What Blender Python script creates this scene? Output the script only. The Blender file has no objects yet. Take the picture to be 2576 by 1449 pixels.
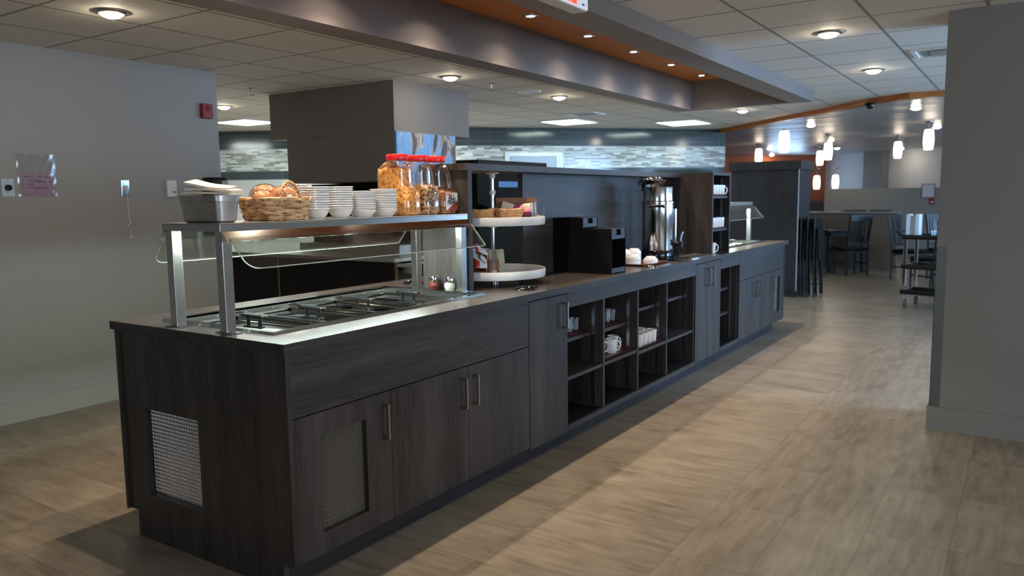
import bpy, bmesh, math, random
from mathutils import Vector, Matrix
random.seed(7)
S = bpy.context.scene
COL = S.collection
PI = math.pi
# ------------------------------------------------------------------ camera
CAMLOC = Vector((-1.74343, -2.09305, 1.39778))
yaw, pitch, roll = map(math.radians, (33.6055, -6.6331, -0.76404))
fw = Vector((math.cos(pitch) * math.cos(yaw), math.cos(pitch) * math.sin(yaw), math.sin(pitch)))
rt = Vector((math.sin(yaw), -math.cos(yaw), 0)); up = rt.cross(fw)
cr, sr = math.cos(roll), math.sin(roll)
rt, up = cr * rt + sr * up, -sr * rt + cr * up
cam = bpy.data.cameras.new('camera'); camo = bpy.data.objects.new('camera', cam); COL.objects.link(camo)
m = Matrix((rt, up, -fw)).transposed().to_4x4(); m.translation = CAMLOC
camo.matrix_world = m
cam.sensor_width = 36.0; cam.lens = 1962.3 / 2576 * 36; cam.clip_end = 80; cam.clip_start = 0.05
cam.dof.use_dof = True; cam.dof.focus_distance = 3.5; cam.dof.aperture_fstop = 3.2
S.camera = camo
# ------------------------------------------------------------------ view, world, daylight
S.view_settings.view_transform = 'Standard'; S.view_settings.look = 'None'
S.view_settings.gamma = 1; S.view_settings.use_curve_mapping = False
S.view_settings.exposure = 0.48
W = bpy.data.worlds.new('world'); S.world = W; W.use_nodes = True
W.node_tree.nodes['Background'].inputs[0].default_value = (0.55, 0.75, 1.0, 1)
W.node_tree.nodes['Background'].inputs[1].default_value = 0.6
try:
    S.cycles.max_bounces = 8; S.cycles.transparent_max_bounces = 16; S.cycles.sample_clamp_indirect = 3.0
    S.cycles.blur_glossy = 1.0; S.cycles.caustics_reflective = True; S.cycles.caustics_refractive = False
except Exception:
    pass
DAY = (0.36, 0.62, 1.0)
def lamp(name, kind, loc, energy, color, target=None, size=0.1, size_y=None, spot=None, blend=0.5, parent=None):
    l = bpy.data.lights.new(name, kind); l.energy = energy; l.color = color
    if kind == 'AREA':
        l.size = size
        if size_y: l.shape = 'RECTANGLE'; l.size_y = size_y
    else:
        l.shadow_soft_size = size
    if spot: l.spot_size = math.radians(spot); l.spot_blend = blend
    o = bpy.data.objects.new(name, l); COL.objects.link(o); o.location = loc
    if target is not None:
        d = Vector(target) - Vector(loc); o.rotation_euler = d.to_track_quat('-Z', 'Y').to_euler()
    return o
# daylight through the four windows of the right-hand wall (out of frame) and the far dining window
WIN_X = ((4.0, 5.6), (6.4, 8.4), (9.2, 11.6), (12.6, 15.0), (16.0, 18.4))
WIN_E = (165, 44, 80, 70, 70)
for (wx0, wx1), we in zip(WIN_X, WIN_E):
    lamp('window_daylight', 'AREA', ((wx0 + wx1) / 2, -5.32, 1.55), we, DAY, ((wx0 + wx1) / 2, 0, 1.3), wx1 - wx0 - .1, 1.5)
lamp('window_daylight', 'AREA', (0.3, -5.32, 1.55), 62, (.74, .86, 1.0), (0.3, 3, 1.3), 3.4, 1.5)
lamp('window_daylight', 'AREA', (-4.95, -2.8, 1.55), 20, (.7, .84, 1.0), (0, -2.8, 1.3), 2.6, 1.4)
lamp('window_daylight', 'AREA', (19.36, 3.28, 1.6), 14, DAY, (15, -1.3, 1.5), .9, .65)
# ------------------------------------------------------------------ mesh helpers
class MB:
    def __init__(s): s.v = []; s.f = []; s.m = []; s.uv = None
    def add(s, vs, fs, mi=0):
        b = len(s.v); s.v += [tuple(p) for p in vs]; s.f += [tuple(b + i for i in f) for f in fs]; s.m += [mi] * len(fs)
        return s
    def box(s, x0, x1, y0, y1, z0, z1, mi=0, T=None):
        vs = [Vector(p) for p in ((x0, y0, z0), (x1, y0, z0), (x1, y1, z0), (x0, y1, z0), (x0, y0, z1), (x1, y0, z1), (x1, y1, z1), (x0, y1, z1))]
        if T: vs = [T @ p for p in vs]
        return s.add(vs, ((3, 2, 1, 0), (4, 5, 6, 7), (0, 1, 5, 4), (1, 2, 6, 5), (2, 3, 7, 6), (3, 0, 4, 7)), mi)
    def frustum(s, b, t, z0, z1, mi=0):
        vs = [(b[0], b[2], z0), (b[1], b[2], z0), (b[1], b[3], z0), (b[0], b[3], z0), (t[0], t[2], z1), (t[1], t[2], z1), (t[1], t[3], z1), (t[0], t[3], z1)]
        return s.add(vs, ((3, 2, 1, 0), (4, 5, 6, 7), (0, 1, 5, 4), (1, 2, 6, 5), (2, 3, 7, 6), (3, 0, 4, 7)), mi)
    def prism(s, pts, z0, z1, mi=0, T=None):
        n = len(pts); vs = [Vector((p[0], p[1], z0)) for p in pts] + [Vector((p[0], p[1], z1)) for p in pts]
        if T: vs = [T @ p for p in vs]
        fs = [tuple(range(n - 1, -1, -1)), tuple(range(n, 2 * n))] + [(i, (i + 1) % n, n + (i + 1) % n, n + i) for i in range(n)]
        return s.add(vs, fs, mi)
    def lathe(s, prof, c=(0, 0, 0), n=24, mi=0, sx=1, sy=1, T=None, fn=None):
        vs = []; k = len(prof)
        for r, z in prof:
            for i in range(n):
                a = 2 * PI * i / n; q = r * (fn(a, z) if fn else 1)
                p = Vector((c[0] + q * sx * math.cos(a), c[1] + q * sy * math.sin(a), c[2] + z)); vs.append(T @ p if T else p)
        fs = []
        for j in range(k - 1):
            for i in range(n):
                i2 = (i + 1) % n; fs.append((j * n + i, j * n + i2, (j + 1) * n + i2, (j + 1) * n + i))
        if prof[0][0] > 1e-6: fs.append(tuple(range(n - 1, -1, -1)))
        if prof[-1][0] > 1e-6: fs.append(tuple((k - 1) * n + i for i in range(n)))
        return s.add(vs, fs, mi)
    def tube(s, pts, r, n=8, closed=False, mi=0, rs=None):
        pts = [Vector(p) for p in pts]; k = len(pts); vs = []; fs = []
        pn = None
        for j in range(k):
            a = pts[j - 1] if (j > 0 or closed) else pts[j]; b = pts[(j + 1) % k] if (j < k - 1 or closed) else pts[j]
            t = (b - a).normalized()
            if pn is None:
                pn = t.orthogonal().normalized()
            pn = (pn - t * pn.dot(t)); pn = pn.normalized() if pn.length > 1e-6 else t.orthogonal().normalized()
            bn = t.cross(pn); rr = rs[j] if rs else r
            for i in range(n):
                an = 2 * PI * (i + .5) / n; vs.append(pts[j] + rr * (math.cos(an) * pn + math.sin(an) * bn))
        for j in range(k if closed else k - 1):
            j2 = (j + 1) % k
            for i in range(n):
                i2 = (i + 1) % n; fs.append((j * n + i, j * n + i2, j2 * n + i2, j2 * n + i))
        if not closed: fs += [tuple(range(n - 1, -1, -1)), tuple((k - 1) * n + i for i in range(n))]
        return s.add(vs, fs, mi)
    def loft(s, rings, mi=0, cap=True):
        n = len(rings[0]); vs = [p for r in rings for p in r]; fs = []
        for j in range(len(rings) - 1):
            for i in range(n):
                i2 = (i + 1) % n; fs.append((j * n + i, j * n + i2, (j + 1) * n + i2, (j + 1) * n + i))
        if cap: fs += [tuple(range(n - 1, -1, -1)), tuple((len(rings) - 1) * n + i for i in range(n))]
        return s.add(vs, fs, mi)
    def build(s, name, mats, parent=None, smooth=None, bevel=0, loc=None, rot=None, recalc=False):
        me = bpy.data.meshes.new(name); me.from_pydata(s.v, [], s.f)
        for mt in (mats if isinstance(mats, (list, tuple)) else [mats]): me.materials.append(mt)
        if len(me.materials) > 1: me.polygons.foreach_set('material_index', s.m)
        if recalc:
            bm = bmesh.new(); bm.from_mesh(me); bmesh.ops.recalc_face_normals(bm, faces=bm.faces); bm.to_mesh(me); bm.free()
        if s.uv:
            ul = me.uv_layers.new(name='UVMap')
            for p in me.polygons:
                for li in p.loop_indices: ul.data[li].uv = s.uv(me.vertices[me.loops[li].vertex_index].co, p.normal)
        if smooth:
            me.shade_smooth(); me.set_sharp_from_angle(angle=math.radians(smooth))
        me.update()
        o = bpy.data.objects.new(name, me); COL.objects.link(o)
        if parent: o.parent = parent
        if loc: o.location = loc
        if rot: o.rotation_euler = rot
        if bevel:
            b = o.modifiers.new('bevel', 'BEVEL'); b.width = bevel; b.segments = 2; b.limit_method = 'ANGLE'
        return o
def rsq(cx, cy, hx, hy, r, z, n=4):
    pts = []
    for (sx, sy, a0) in ((1, 1, 0), (-1, 1, 90), (-1, -1, 180), (1, -1, 270)):
        for i in range(n + 1):
            a = math.radians(a0 + 90 * i / n); pts.append((cx + sx * (hx - r) + r * math.cos(a), cy + sy * (hy - r) + r * math.sin(a), z))
    return pts
def tag(o, label, cat, group=None, kind=None):
    o['label'] = label; o['category'] = cat
    if group: o['group'] = group
    if kind: o['kind'] = kind
    return o
def thing(name, label, cat, loc=(0, 0, 0), rz=0, group=None):
    o = bpy.data.objects.new(name, None); COL.objects.link(o); o.location = loc; o.rotation_euler = (0, 0, rz)
    o.empty_display_size = .05
    return tag(o, label, cat, group)
def struct(name, mb, mat, smooth=None, label=None, **k):
    o = mb.build(name, mat, None, smooth, **k); o['kind'] = 'structure'
    if label: o['label'] = label
    return o
def dup(root, loc=None, rot=None, label=None, group=None):
    def rec(o, par):
        c = o.copy(); COL.objects.link(c)
        if par: c.parent = par
        for ch in o.children: rec(ch, c)
        return c
    r = rec(root, None)
    if loc is not None: r.location = loc
    if rot is not None: r.rotation_euler = rot if isinstance(rot, tuple) else (0, 0, rot)
    if label: r['label'] = label
    if group: r['group'] = group
    return r
ORD = ['bottom', 'second from the bottom', 'third from the bottom', 'fourth from the bottom', 'fifth from the bottom', 'sixth from the bottom', 'seventh from the bottom', 'eighth from the bottom', 'ninth from the bottom', 'tenth from the bottom', 'eleventh from the bottom', 'twelfth from the bottom', 'thirteenth from the bottom']
def ordl(k, n): return 'topmost' if k == n - 1 else ('second from the top' if k == n - 2 else ORD[k])
# ------------------------------------------------------------------ materials
def lin(r, g, b):
    f = lambda c: (c / 255 / 12.92) if c / 255 <= .04045 else ((c / 255 + .055) / 1.055) ** 2.4
    return (f(r), f(g), f(b), 1)
def newmat(name):
    mt = bpy.data.materials.new(name); mt.use_nodes = True
    return mt, mt.node_tree.nodes, mt.node_tree.links, mt.node_tree.nodes['Principled BSDF']
def M(name, col, rough=.5, metal=0, spec=.5, emit=None, es=0, noise=0, nscale=20, bump=0, bscale=80, stretch=None, coat=0):
    mt, N, L, P = newmat(name)
    P.inputs['Base Color'].default_value = col; P.inputs['Roughness'].default_value = rough
    P.inputs['Metallic'].default_value = metal; P.inputs['Specular IOR Level'].default_value = spec
    P.inputs['Coat Weight'].default_value = coat
    if emit: P.inputs['Emission Color'].default_value = emit; P.inputs['Emission Strength'].default_value = es
    if noise or bump:
        g = N.new('ShaderNodeTexCoord'); mp = N.new('ShaderNodeMapping'); L.new(g.outputs['Object'], mp.inputs[0])
        if stretch: mp.inputs['Scale'].default_value = stretch
    if noise:
        n = N.new('ShaderNodeTexNoise'); n.inputs['Scale'].default_value = nscale; n.inputs['Detail'].default_value = 4
        L.new(mp.outputs[0], n.inputs[0])
        r = N.new('ShaderNodeValToRGB'); a = r.color_ramp.elements
        a[0].position = .3; a[1].position = .7
        a[0].color = tuple(c * (1 - noise) for c in col[:3]) + (1,); a[1].color = tuple(min(1, c * (1 + noise)) for c in col[:3]) + (1,)
        L.new(n.outputs[0], r.inputs[0]); L.new(r.outputs[0], P.inputs['Base Color'])
    if bump:
        n2 = N.new('ShaderNodeTexNoise'); n2.inputs['Scale'].default_value = bscale; L.new(mp.outputs[0], n2.inputs[0])
        b = N.new('ShaderNodeBump'); b.inputs['Strength'].default_value = bump; b.inputs['Distance'].default_value = .01
        L.new(n2.outputs[0], b.inputs['Height']); L.new(b.outputs[0], P.inputs['Normal'])
    return mt
def laminate(name, scale, c0, c1, rough=.42, spec=.4):
    mt, N, L, P = newmat(name)
    g = N.new('ShaderNodeNewGeometry'); mp = N.new('ShaderNodeMapping'); mp.inputs['Scale'].default_value = scale
    L.new(g.outputs['Position'], mp.inputs[0])
    n = N.new('ShaderNodeTexNoise'); n.inputs['Scale'].default_value = 1.0; n.inputs['Detail'].default_value = 5; n.inputs['Roughness'].default_value = .6
    L.new(mp.outputs[0], n.inputs[0])
    mp2 = N.new('ShaderNodeMapping'); mp2.inputs['Scale'].default_value = tuple(s * 9 for s in scale); L.new(g.outputs['Position'], mp2.inputs[0])
    n2 = N.new('ShaderNodeTexNoise'); n2.inputs['Scale'].default_value = 1.0; n2.inputs['Detail'].default_value = 3; L.new(mp2.outputs[0], n2.inputs[0])
    mx = N.new('ShaderNodeMix'); mx.data_type = 'FLOAT'; mx.inputs[0].default_value = .4
    L.new(n.outputs[0], mx.inputs[2]); L.new(n2.outputs[0], mx.inputs[3])
    r = N.new('ShaderNodeValToRGB'); r.color_ramp.elements[0].position = .33; r.color_ramp.elements[1].position = .68
    r.color_ramp.elements[0].color = c0; r.color_ramp.elements[1].color = c1
    L.new(mx.outputs[0], r.inputs[0]); L.new(r.outputs[0], P.inputs['Base Color'])
    b = N.new('ShaderNodeBump'); b.inputs['Strength'].default_value = .06; b.inputs['Distance'].default_value = .005; L.new(n2.outputs[0], b.inputs['Height']); L.new(b.outputs[0], P.inputs['Normal'])
    P.inputs['Roughness'].default_value = rough; P.inputs['Specular IOR Level'].default_value = spec
    return mt
LC0, LC1 = lin(36, 31, 29), lin(78, 71, 68)
LAMV = laminate('laminate_vertical_grain', (11, 11, .7), LC0, LC1)
LAMH = laminate('laminate_long_grain', (.7, 11, 11), LC0, LC1)
LAMT = laminate('laminate_worktop', (.8, 16, 16), lin(52, 46, 44), lin(78, 71, 68), .26, .55)
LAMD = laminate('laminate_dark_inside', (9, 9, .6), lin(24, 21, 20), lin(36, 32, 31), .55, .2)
LAMK = laminate('laminate_blue_black', (9, 9, .6), lin(30, 31, 36), lin(48, 49, 56), .45, .35)
KICK = laminate('laminate_plinth', (1, 8, 8), lin(34, 33, 34), lin(52, 50, 50), .5, .3)
STEEL = M('brushed_steel', lin(196, 194, 190), .27, 1, noise=.05, nscale=40, stretch=(1, 30, 30))
STEELP = M('polished_steel', lin(214, 214, 212), .1, 1)
STEELD = M('worn_steel', lin(196, 192, 186), .4, 1, noise=.12, nscale=14)
CHROME = M('chrome', lin(228, 228, 230), .05, 1)
MESHS = M('grid_panel_dull', lin(98, 92, 80), .35, .3)
LIDM = M('lid_steel', lin(128, 128, 124), .07, 1)
SPARK = M('grid_panel_bright', lin(186, 184, 182), .07, .85)
NICKEL = M('satin_nickel', lin(176, 168, 160), .32, 1)
BLACKP = M('black_plastic', lin(14, 14, 15), .35, 0, .35)
BLACKG = M('black_gloss', lin(14, 14, 15), .12, 0, .5)
BLACKM = M('black_matte', lin(13, 13, 13), .6, 0, .15)
WHITEP = M('white_plastic', lin(232, 230, 226), .35)
CHINA = M('white_china', lin(236, 234, 232), .14, 0, .6, coat=.3)
CREAM = M('cream_china', lin(228, 218, 204), .2, 0, .5)
WALL = M('wall_paint', lin(170, 168, 164), .62, 0, .3, bump=.02, bscale=400)
WALLD = M('column_paint', lin(124, 120, 114), .6, 0, .3, bump=.02, bscale=400)
BULKP = M('bulkhead_paint', lin(128, 121, 114), .6, 0, .3)
TRIMP = M('baseboard_paint', lin(166, 163, 156), .5, 0, .35)
OCEIL = M('recess_ceiling_paint', lin(170, 106, 54), .55, 0, .3)
COFP = M('coffer_paint', lin(122, 114, 110), .6, 0, .3)
ORANGE = M('orange_paint', lin(176, 98, 66), .6, 0, .3)
PALEW = M('pale_wall', lin(196, 196, 196), .6, 0, .3)
WOODT = M('orange_wood_trim', lin(166, 98, 44), .35, 0, .4, noise=.2, nscale=6, stretch=(1, 1, 6))
DWOOD = M('dark_chair_wood', lin(30, 25, 23), .35, 0, .45, noise=.2, nscale=8, stretch=(1, 1, .2))
REDP = M('red_plastic', lin(216, 36, 40), .3)
REDD = M('red_enamel', lin(150, 34, 36), .4)
PAPER = M('paper_bag', lin(236, 222, 200), .75, noise=.05, nscale=30)
CARD = M('cardboard', lin(150, 108, 80), .8, noise=.12, nscale=25)
PINK = M('pink_paper', lin(190, 152, 172), .7, noise=.06, nscale=30)
PINKS = M('magenta_sachet', lin(190, 100, 140), .45)
WHITES = M('white_sachet', lin(232, 232, 238), .4, bump=.3, bscale=60)
REDS = M('red_print', lin(206, 50, 44), .4)
GREENS = M('pale_green_sachet', lin(186, 182, 148), .5)
YELLOW = M('yellow_box', lin(190, 140, 40), .5)
TRAYB = M('brown_tray', lin(98, 50, 44), .3, noise=.2, nscale=40)
RUBBER = M('grey_rubber', lin(80, 76, 70), .6)
BLUEPRINT = M('blue_print', lin(60, 110, 190), .5)
LENS = M('lit_lens', (1, .93, .8, 1), .4, emit=(1, .86, .64, 1), es=90)
PUCKL = M('lit_halogen', (1, .9, .8, 1), .4, emit=(1, .82, .6, 1), es=22)
PENDL = M('lit_glass_shade', (1, .9, .8, 1), .4, emit=(1, .82, .62, 1), es=4.5)
FLUO = M('lit_fluorescent_panel', (.9, 1, .95, 1), .4, emit=(.82, 1, .9, 1), es=9)
TUBE = M('lit_fluorescent_tube', (.9, 1, .95, 1), .4, emit=(.84, 1, .94, 1), es=150)
SCREEN = M('lit_window', (.8, .9, 1, 1), .4, emit=(.72, .86, 1, 1), es=1.5)
def wicker(name, c0, c1, sc, axis_scale=(1, 1, 1)):
    mt, N, L, P = newmat(name)
    g = N.new('ShaderNodeTexCoord'); mp = N.new('ShaderNodeMapping'); mp.inputs['Scale'].default_value = axis_scale; L.new(g.outputs['Object'], mp.inputs[0])
    w = N.new('ShaderNodeTexNoise'); w.inputs['Scale'].default_value = sc; w.inputs['Detail'].default_value = 3; L.new(mp.outputs[0], w.inputs[0])
    r = N.new('ShaderNodeValToRGB'); r.color_ramp.elements[0].position = .36; r.color_ramp.elements[1].position = .6
    r.color_ramp.elements[0].color = c0; r.color_ramp.elements[1].color = c1; L.new(w.outputs[0], r.inputs[0]); L.new(r.outputs[0], P.inputs['Base Color'])
    b = N.new('ShaderNodeBump'); b.inputs['Strength'].default_value = .6; b.inputs['Distance'].default_value = .004; L.new(w.outputs[0], b.inputs['Height']); L.new(b.outputs[0], P.inputs['Normal'])
    P.inputs['Roughness'].default_value = .55
    return mt
WICK = wicker('wicker', lin(146, 100, 56), lin(236, 198, 152), 26, (1, 1, 4))
WICKL = wicker('pale_wicker', lin(186, 130, 80), lin(236, 190, 140), 40, (1, 1, 4))
FLAKES = wicker('corn_flakes', lin(172, 104, 36), lin(246, 182, 92), 70)
MUESLI = wicker('muesli', lin(66, 40, 24), lin(216, 176, 124), 75)
BRAN = wicker('bran_flakes', lin(120, 66, 40), lin(196, 130, 92), 85)
PEPPER = wicker('chili_flakes', lin(52, 14, 8), lin(150, 62, 36), 120)
CHEESE = wicker('grated_cheese', lin(220, 208, 176), lin(244, 236, 212), 120)
BREAD = wicker('bread_crust', lin(206, 132, 76), lin(246, 202, 150), 14)
def clear(name, tint=(1, 1, 1, 1), gl=.12, rough=.03, glcol=(1, 1, 1, 1)):
    mt, N, L, P = newmat(name); N.remove(P)
    t = N.new('ShaderNodeBsdfTransparent'); t.inputs[0].default_value = tint
    gq = N.new('ShaderNodeBsdfGlossy'); gq.inputs['Roughness'].default_value = rough; gq.inputs[0].default_value = glcol
    lw = N.new('ShaderNodeLayerWeight'); lw.inputs[0].default_value = .35
    ma = N.new('ShaderNodeMath'); ma.operation = 'MULTIPLY_ADD'; ma.inputs[1].default_value = 1 - gl; ma.inputs[2].default_value = gl * .5; ma.use_clamp = True
    pw = N.new('ShaderNodeMath'); pw.operation = 'POWER'; pw.inputs[1].default_value = 1.6; L.new(lw.outputs['Facing'], pw.inputs[0])
    L.new(pw.outputs[0], ma.inputs[0])
    mx = N.new('ShaderNodeMixShader'); L.new(ma.outputs[0], mx.inputs[0]); L.new(t.outputs[0], mx.inputs[1]); L.new(gq.outputs[0], mx.inputs[2])
    L.new(mx.outputs[0], N['Material Output'].inputs[0])
    return mt
ACRYL = clear('clear_acrylic', (.96, .98, .97, 1), .16)
EDGE = M('acrylic_edge', lin(160, 168, 160), .2, 0, .6)
PET = clear('clear_jar_plastic', (.98, .97, .97, 1), .2, .04)
GLASS = clear('clear_glass', (.93, .97, 1, 1), .14, .02)
WRAP = clear('clear_wrap', (.97, .96, .95, 1), .45, .08)
# tile ceiling: grid of 0.575 m tiles
def gridmat(name, col, linecol, sp, ox, oy, w, rough=.75, noise=.05, nsc=3, spec=.3):
    mt, N, L, P = newmat(name)
    g = N.new('ShaderNodeNewGeometry'); sx = N.new('ShaderNodeSeparateXYZ'); L.new(g.outputs['Position'], sx.inputs[0])
    outs = []
    for ax, o in ((0, ox), (1, oy)):
        a = N.new('ShaderNodeMath'); a.operation = 'SUBTRACT'; a.inputs[1].default_value = o - 50 * sp; L.new(sx.outputs[ax], a.inputs[0])
        b = N.new('ShaderNodeMath'); b.operation = 'MODULO'; b.inputs[1].default_value = sp; L.new(a.outputs[0], b.inputs[0])
        c = N.new('ShaderNodeMath'); c.operation = 'LESS_THAN'; c.inputs[1].default_value = w; L.new(b.outputs[0], c.inputs[0]); outs.append(c)
    mxm = N.new('ShaderNodeMath'); mxm.operation = 'MAXIMUM'; L.new(outs[0].outputs[0], mxm.inputs[0]); L.new(outs[1].outputs[0], mxm.inputs[1])
    n = N.new('ShaderNodeTexNoise'); n.inputs['Scale'].default_value = nsc; n.inputs['Detail'].default_value = 6; L.new(g.outputs['Position'], n.inputs[0])
    r = N.new('ShaderNodeValToRGB'); r.color_ramp.elements[0].color = tuple(c * (1 - noise) for c in col[:3]) + (1,); r.color_ramp.elements[1].color = tuple(min(1, c * (1 + noise)) for c in col[:3]) + (1,)
    L.new(n.outputs[0], r.inputs[0])
    mx = N.new('ShaderNodeMix'); mx.data_type = 'RGBA'; L.new(mxm.outputs[0], mx.inputs[0]); L.new(r.outputs[0], mx.inputs[6]); mx.inputs[7].default_value = linecol
    L.new(mx.outputs[2], P.inputs['Base Color']); P.inputs['Roughness'].default_value = rough; P.inputs['Specular IOR Level'].default_value = spec
    return mt
TILEC = gridmat('ceiling_tiles', lin(222, 217, 208), lin(150, 146, 138), .575, .92, -.70, .02)
# floor: wood-look porcelain tiles 0.305 x 0.61
def floormat():
    mt, N, L, P = newmat('wood_look_floor_tiles')
    g = N.new('ShaderNodeNewGeometry'); sx = N.new('ShaderNodeSeparateXYZ'); L.new(g.outputs['Position'], sx.inputs[0])
    def mth(op, a, b=None, c=None):
        k = N.new('ShaderNodeMath'); k.operation = op
        for i, q in enumerate((a, b, c)):
            if q is None: continue
            if isinstance(q, (int, float)): k.inputs[i].default_value = q
            else: L.new(q, k.inputs[i])
        return k.outputs[0]
    X, Y = sx.outputs[0], sx.outputs[1]
    # A: planks lying across (long side along Y); B: planks along X, for y < -0.98
    def cell(c, o, sp): 
        t = mth('DIVIDE', mth('SUBTRACT', c, o - 60 * sp), sp); return mth('FLOOR', t), mth('FRACT', t)
    ax, afx = cell(X, -.04, .305); ay, afy = cell(Y, -.98, .61)
    by, bfy = cell(Y, -.98, .305); bx, bfx = cell(X, 1.63, .615)
    isB = mth('LESS_THAN', Y, -.98)
    def mixf(a, b):
        k = N.new('ShaderNodeMix'); k.data_type = 'FLOAT'; L.new(isB, k.inputs[0]); L.new(a, k.inputs[2]); L.new(b, k.inputs[3]); return k.outputs[0]
    def edge(f, w): return mth('MAXIMUM', mth('LESS_THAN', f, w), mth('GREATER_THAN', f, 1 - w))
    ln = mixf(mth('MAXIMUM', edge(afx, .007), edge(afy, .0035)), mth('MAXIMUM', edge(bfx, .0035), edge(bfy, .007)))
    rid = mixf(mth('ADD', mth('MULTIPLY', ax, 13.7), mth('MULTIPLY', ay, 5.3)), mth('ADD', mth('MULTIPLY', bx, 7.1), mth('MULTIPLY', by, 3.9)))
    wn = N.new('ShaderNodeTexWhiteNoise'); wn.noise_dimensions = '1D'; L.new(rid, wn.inputs['W'])
    u = mixf(X, Y); v = mixf(Y, X)
    cx = N.new('ShaderNodeCombineXYZ'); L.new(mth('MULTIPLY', u, 30), cx.inputs[0]); L.new(mth('MULTIPLY', v, 4), cx.inputs[1]); L.new(mth('MULTIPLY', wn.outputs[0], 40), cx.inputs[2])
    n = N.new('ShaderNodeTexNoise'); n.inputs['Scale'].default_value = 1; n.inputs['Detail'].default_value = 6; n.inputs['Roughness'].default_value = .62; L.new(cx.outputs[0], n.inputs[0])
    cx2 = N.new('ShaderNodeCombineXYZ'); L.new(mth('MULTIPLY', u, 8), cx2.inputs[0]); L.new(mth('MULTIPLY', v, 4.5), cx2.inputs[1]); L.new(mth('MULTIPLY', wn.outputs[0], 17), cx2.inputs[2])
    n2 = N.new('ShaderNodeTexNoise'); n2.inputs['Scale'].default_value = 1; n2.inputs['Detail'].default_value = 3; L.new(cx2.outputs[0], n2.inputs[0])
    t = mth('ADD', mth('ADD', mth('MULTIPLY', n.outputs[0], .62), mth('MULTIPLY', n2.outputs[0], .42)), mth('MULTIPLY', mth('SUBTRACT', wn.outputs[0], .5), .10))
    r = N.new('ShaderNodeValToRGB'); e = r.color_ramp.elements; e[0].position = .34; e[1].position = .72
    e[0].color = lin(104, 93, 80); e[1].color = lin(150, 139, 124); k = e.new(.5); k.color = lin(130, 118, 103)
    L.new(t, r.inputs[0])
    mx = N.new('ShaderNodeMix'); mx.data_type = 'RGBA'; L.new(mth('MULTIPLY', ln, .55), mx.inputs[0]); L.new(r.outputs[0], mx.inputs[6]); mx.inputs[7].default_value = lin(96, 86, 74)
    L.new(mx.outputs[2], P.inputs['Base Color']); P.inputs['Roughness'].default_value = .36; P.inputs['Specular IOR Level'].default_value = .35
    b = N.new('ShaderNodeBump'); b.inputs['Strength'].default_value = .08; b.inputs['Distance'].default_value = .01; L.new(n.outputs[0], b.inputs['Height']); L.new(b.outputs[0], P.inputs['Normal'])
    return mt
FLOOR = floormat()
def uvbrick(name, bw, rh, ms, cols, mortar, rough, spec=.6, offs=.5):
    mt, N, L, P = newmat(name)
    uv = N.new('ShaderNodeUVMap'); br = N.new('ShaderNodeTexBrick'); L.new(uv.outputs[0], br.inputs[0])
    br.inputs['Scale'].default_value = 1; br.inputs['Brick Width'].default_value = bw; br.inputs['Row Height'].default_value = rh; br.inputs['Mortar Size'].default_value = ms
    br.inputs['Color1'].default_value = (0, 0, 0, 1); br.inputs['Color2'].default_value = (1, 1, 1, 1); br.inputs['Mortar'].default_value = (.5, .5, .5, 1)
    br.offset = offs; br.squash = .7; br.squash_frequency = 3
    r = N.new('ShaderNodeValToRGB'); r.color_ramp.interpolation = 'CONSTANT'; e = r.color_ramp.elements
    while len(e) > 1: e.remove(e[-1])
    e[0].position = 0; e[0].color = cols[0]
    for i, c in enumerate(cols[1:]): k = e.new((i + 1) / len(cols)); k.color = c
    L.new(br.outputs[0], r.inputs[0])
    mx = N.new('ShaderNodeMix'); mx.data_type = 'RGBA'; L.new(br.outputs[1], mx.inputs[0]); L.new(r.outputs[0], mx.inputs[6]); mx.inputs[7].default_value = mortar
    L.new(mx.outputs[2], P.inputs['Base Color']); P.inputs['Roughness'].default_value = rough; P.inputs['Specular IOR Level'].default_value = spec
    return mt
MOSAIC = uvbrick('glass_mosaic', .16, .024, .0016, [lin(134, 136, 132), lin(172, 176, 172), lin(220, 226, 224), lin(194, 200, 196), lin(150, 150, 144), lin(232, 238, 238), lin(184, 188, 184), lin(206, 212, 210)], lin(196, 200, 196), .14)
DARKT = uvbrick('dark_wall_tile', .6, .13, .003, [lin(66, 76, 78), lin(72, 82, 84)], lin(110, 118, 116), .12)
def artmat():
    mt, N, L, P = newmat('abstract_panel_print')
    g = N.new('ShaderNodeNewGeometry'); mp = N.new('ShaderNodeMapping'); mp.inputs['Scale'].default_value = (2.9, 1, .9); L.new(g.outputs['Position'], mp.inputs[0])
    n = N.new('ShaderNodeTexNoise'); n.inputs['Scale'].default_value = 1.5; n.inputs['Detail'].default_value = 1; n.inputs['Distortion'].default_value = 2.2; L.new(mp.outputs[0], n.inputs[0])
    r = N.new('ShaderNodeValToRGB'); e = r.color_ramp.elements; e[0].position = .3; e[0].color = lin(60, 52, 48); e[1].position = .85; e[1].color = lin(96, 150, 206)
    for p, c in ((.40, lin(84, 74, 68)), (.425, lin(200, 176, 146)), (.44, lin(66, 56, 52)), (.465, lin(214, 190, 160)), (.48, lin(120, 170, 214)), (.56, lin(104, 158, 212)), (.6, lin(160, 178, 200)), (.62, lin(112, 160, 208))):
        k = e.new(p); k.color = c
    L.new(n.outputs[0], r.inputs[0]); L.new(r.outputs[0], P.inputs['Base Color']); P.inputs['Roughness'].default_value = .3
    return mt
ART = artmat()
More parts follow.
